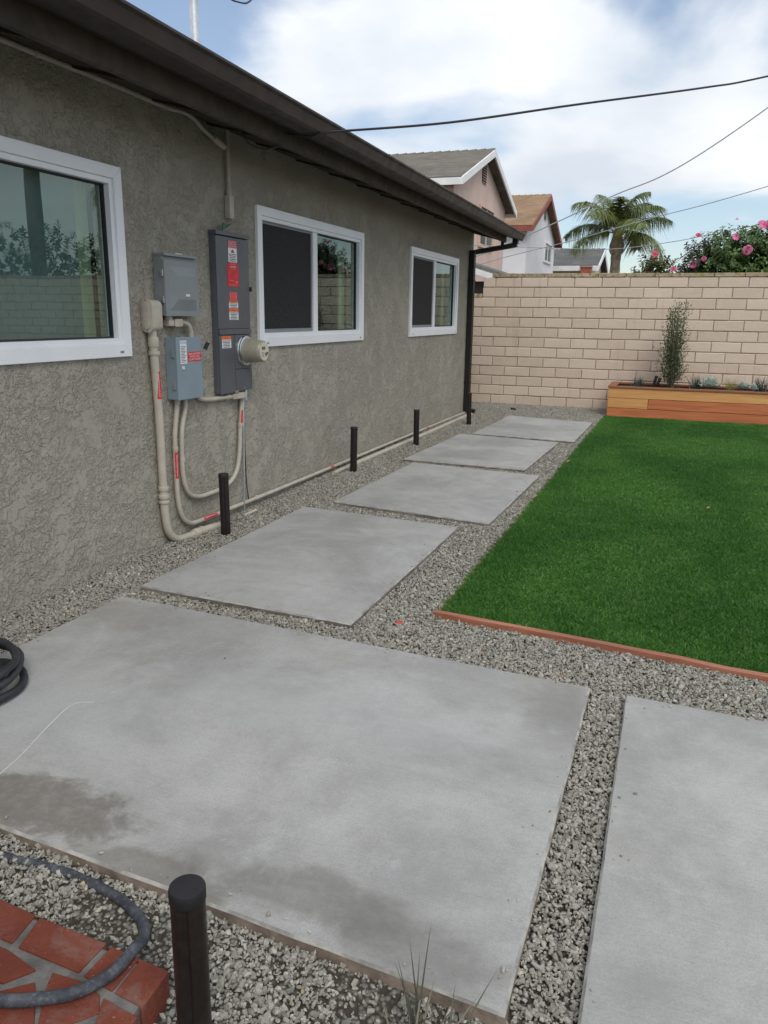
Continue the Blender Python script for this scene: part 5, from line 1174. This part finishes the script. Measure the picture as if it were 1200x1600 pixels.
rot = rng.uniform(0, 6.283, (n, 3)); rot[:, 0] = rng.normal(0, .5, n); rot[:, 1] = rng.normal(0, .5, n)
scl = np.column_stack([sz*rng.uniform(.9, 1.7, n), sz*rng.uniform(.8, 1.25, n), sz*rng.uniform(.55, 1.0, n)])*1.25
tone = np.clip(rng.beta(2.2, 2.6, n)*.92, 0, .955)
od = rng.random(n) < .006; tone[od] = rng.uniform(.96, 1.0, od.sum())
ssz = np.clip(rng.lognormal(math.log(.006), .4, ns), .003, .013)
GP = np.vstack([GP, sp]); pz = np.concatenate([pz, .0405+ssz*.30]); rot = np.vstack([rot, np.column_stack([rng.normal(0, .15, ns), rng.normal(0, .15, ns), rng.uniform(0, 6.283, ns)])])
scl = np.vstack([scl, np.column_stack([ssz*1.4, ssz*1.1, ssz*.75])]); tone = np.concatenate([tone, rng.uniform(.1, .9, ns)]); n += ns
gv = scatter('gravel', np.column_stack([GP, pz]), rot, scl, rng.integers(0, 10, n), tone, stones)
tag(gv, 'grey crushed stone gravel around the slabs', 'gravel', kind='stuff')
print('gravel', n)
turfs = []
for s_ in range(6):
    rd = random.Random(100+s_); b = MB()
    for i in range(430):
        x, y = rd.uniform(-.075, .075), rd.uniform(-.075, .075); a = rd.uniform(0, 6.283); ln = rd.uniform(.2, 1.1); d = Vector((math.cos(a)*ln, math.sin(a)*ln-.15, 1)); L = rd.uniform(.022, .042)
        b.blade((x, y, -.002), d, Vector((d.x, d.y, -.6))*L*rd.uniform(.1, .5), L, rd.uniform(.0016, .0028), min(1, max(0, rd.gauss(.5, .22))), 2)
    for i in range(160):   # curled thatch
        x, y = rd.uniform(-.075, .075), rd.uniform(-.075, .075); a = rd.uniform(0, 6.283)
        b.blade((x, y, .004), (math.cos(a), math.sin(a), .5), (0, 0, .004), rd.uniform(.01, .02), .002, rd.uniform(.0, .35), 2)
    turfs.append(source(b, 'turf_source', 'turf'))
st_ = .085; gx = np.arange(TX0+.055, TX1, st_); gy = np.arange(2.8, TY1-.03, st_)
GX, GY = np.meshgrid(gx, gy); TP = np.column_stack([GX.ravel(), GY.ravel()])+rng.uniform(-.03, .03, (GX.size, 2))
ex_ = np.column_stack([np.arange(TX0+.06, TX1, .04), 3.34-.118*(np.arange(TX0+.06, TX1, .04)+.95)+.098])
ey_ = np.arange(3.42, TY1-.05, .04); ey_ = np.column_stack([TX0+.052+.009*(ey_-3.3), ey_])
TP = np.vstack([TP[(TP[:, 1] > 3.34-.118*(TP[:, 0]+.95)+.085) & (TP[:, 0] > TX0+.05+.009*(TP[:, 1]-3.3)) & (TP[:, 1] < TY1-.05)], ex_, ey_])
# plus a thin irregular fringe hanging over the edges
n = len(TP); rt = np.zeros((n, 3)); rt[:, 2] = rng.uniform(0, 6.283, n)
tn = np.clip(np.array([0.42+1.6*noise.noise(Vector((p[0]*1.6, p[1]*.7, 0)))+.6*noise.noise(Vector((p[0]*5, p[1]*3, 9))) for p in TP])+rng.normal(0, .15, n), 0, 1)
sc3 = np.column_stack([np.ones(n), np.ones(n), .85+.25*tn+rng.normal(0, .08, n)])
tf = scatter('artificial_grass', np.column_stack([TP, np.full(n, .014)]), rt, sc3, rng.integers(0, 6, n), tn, turfs)
tag(tf, 'dense dark green artificial grass of the lawn', 'grass', kind='stuff')
print('turf', n)
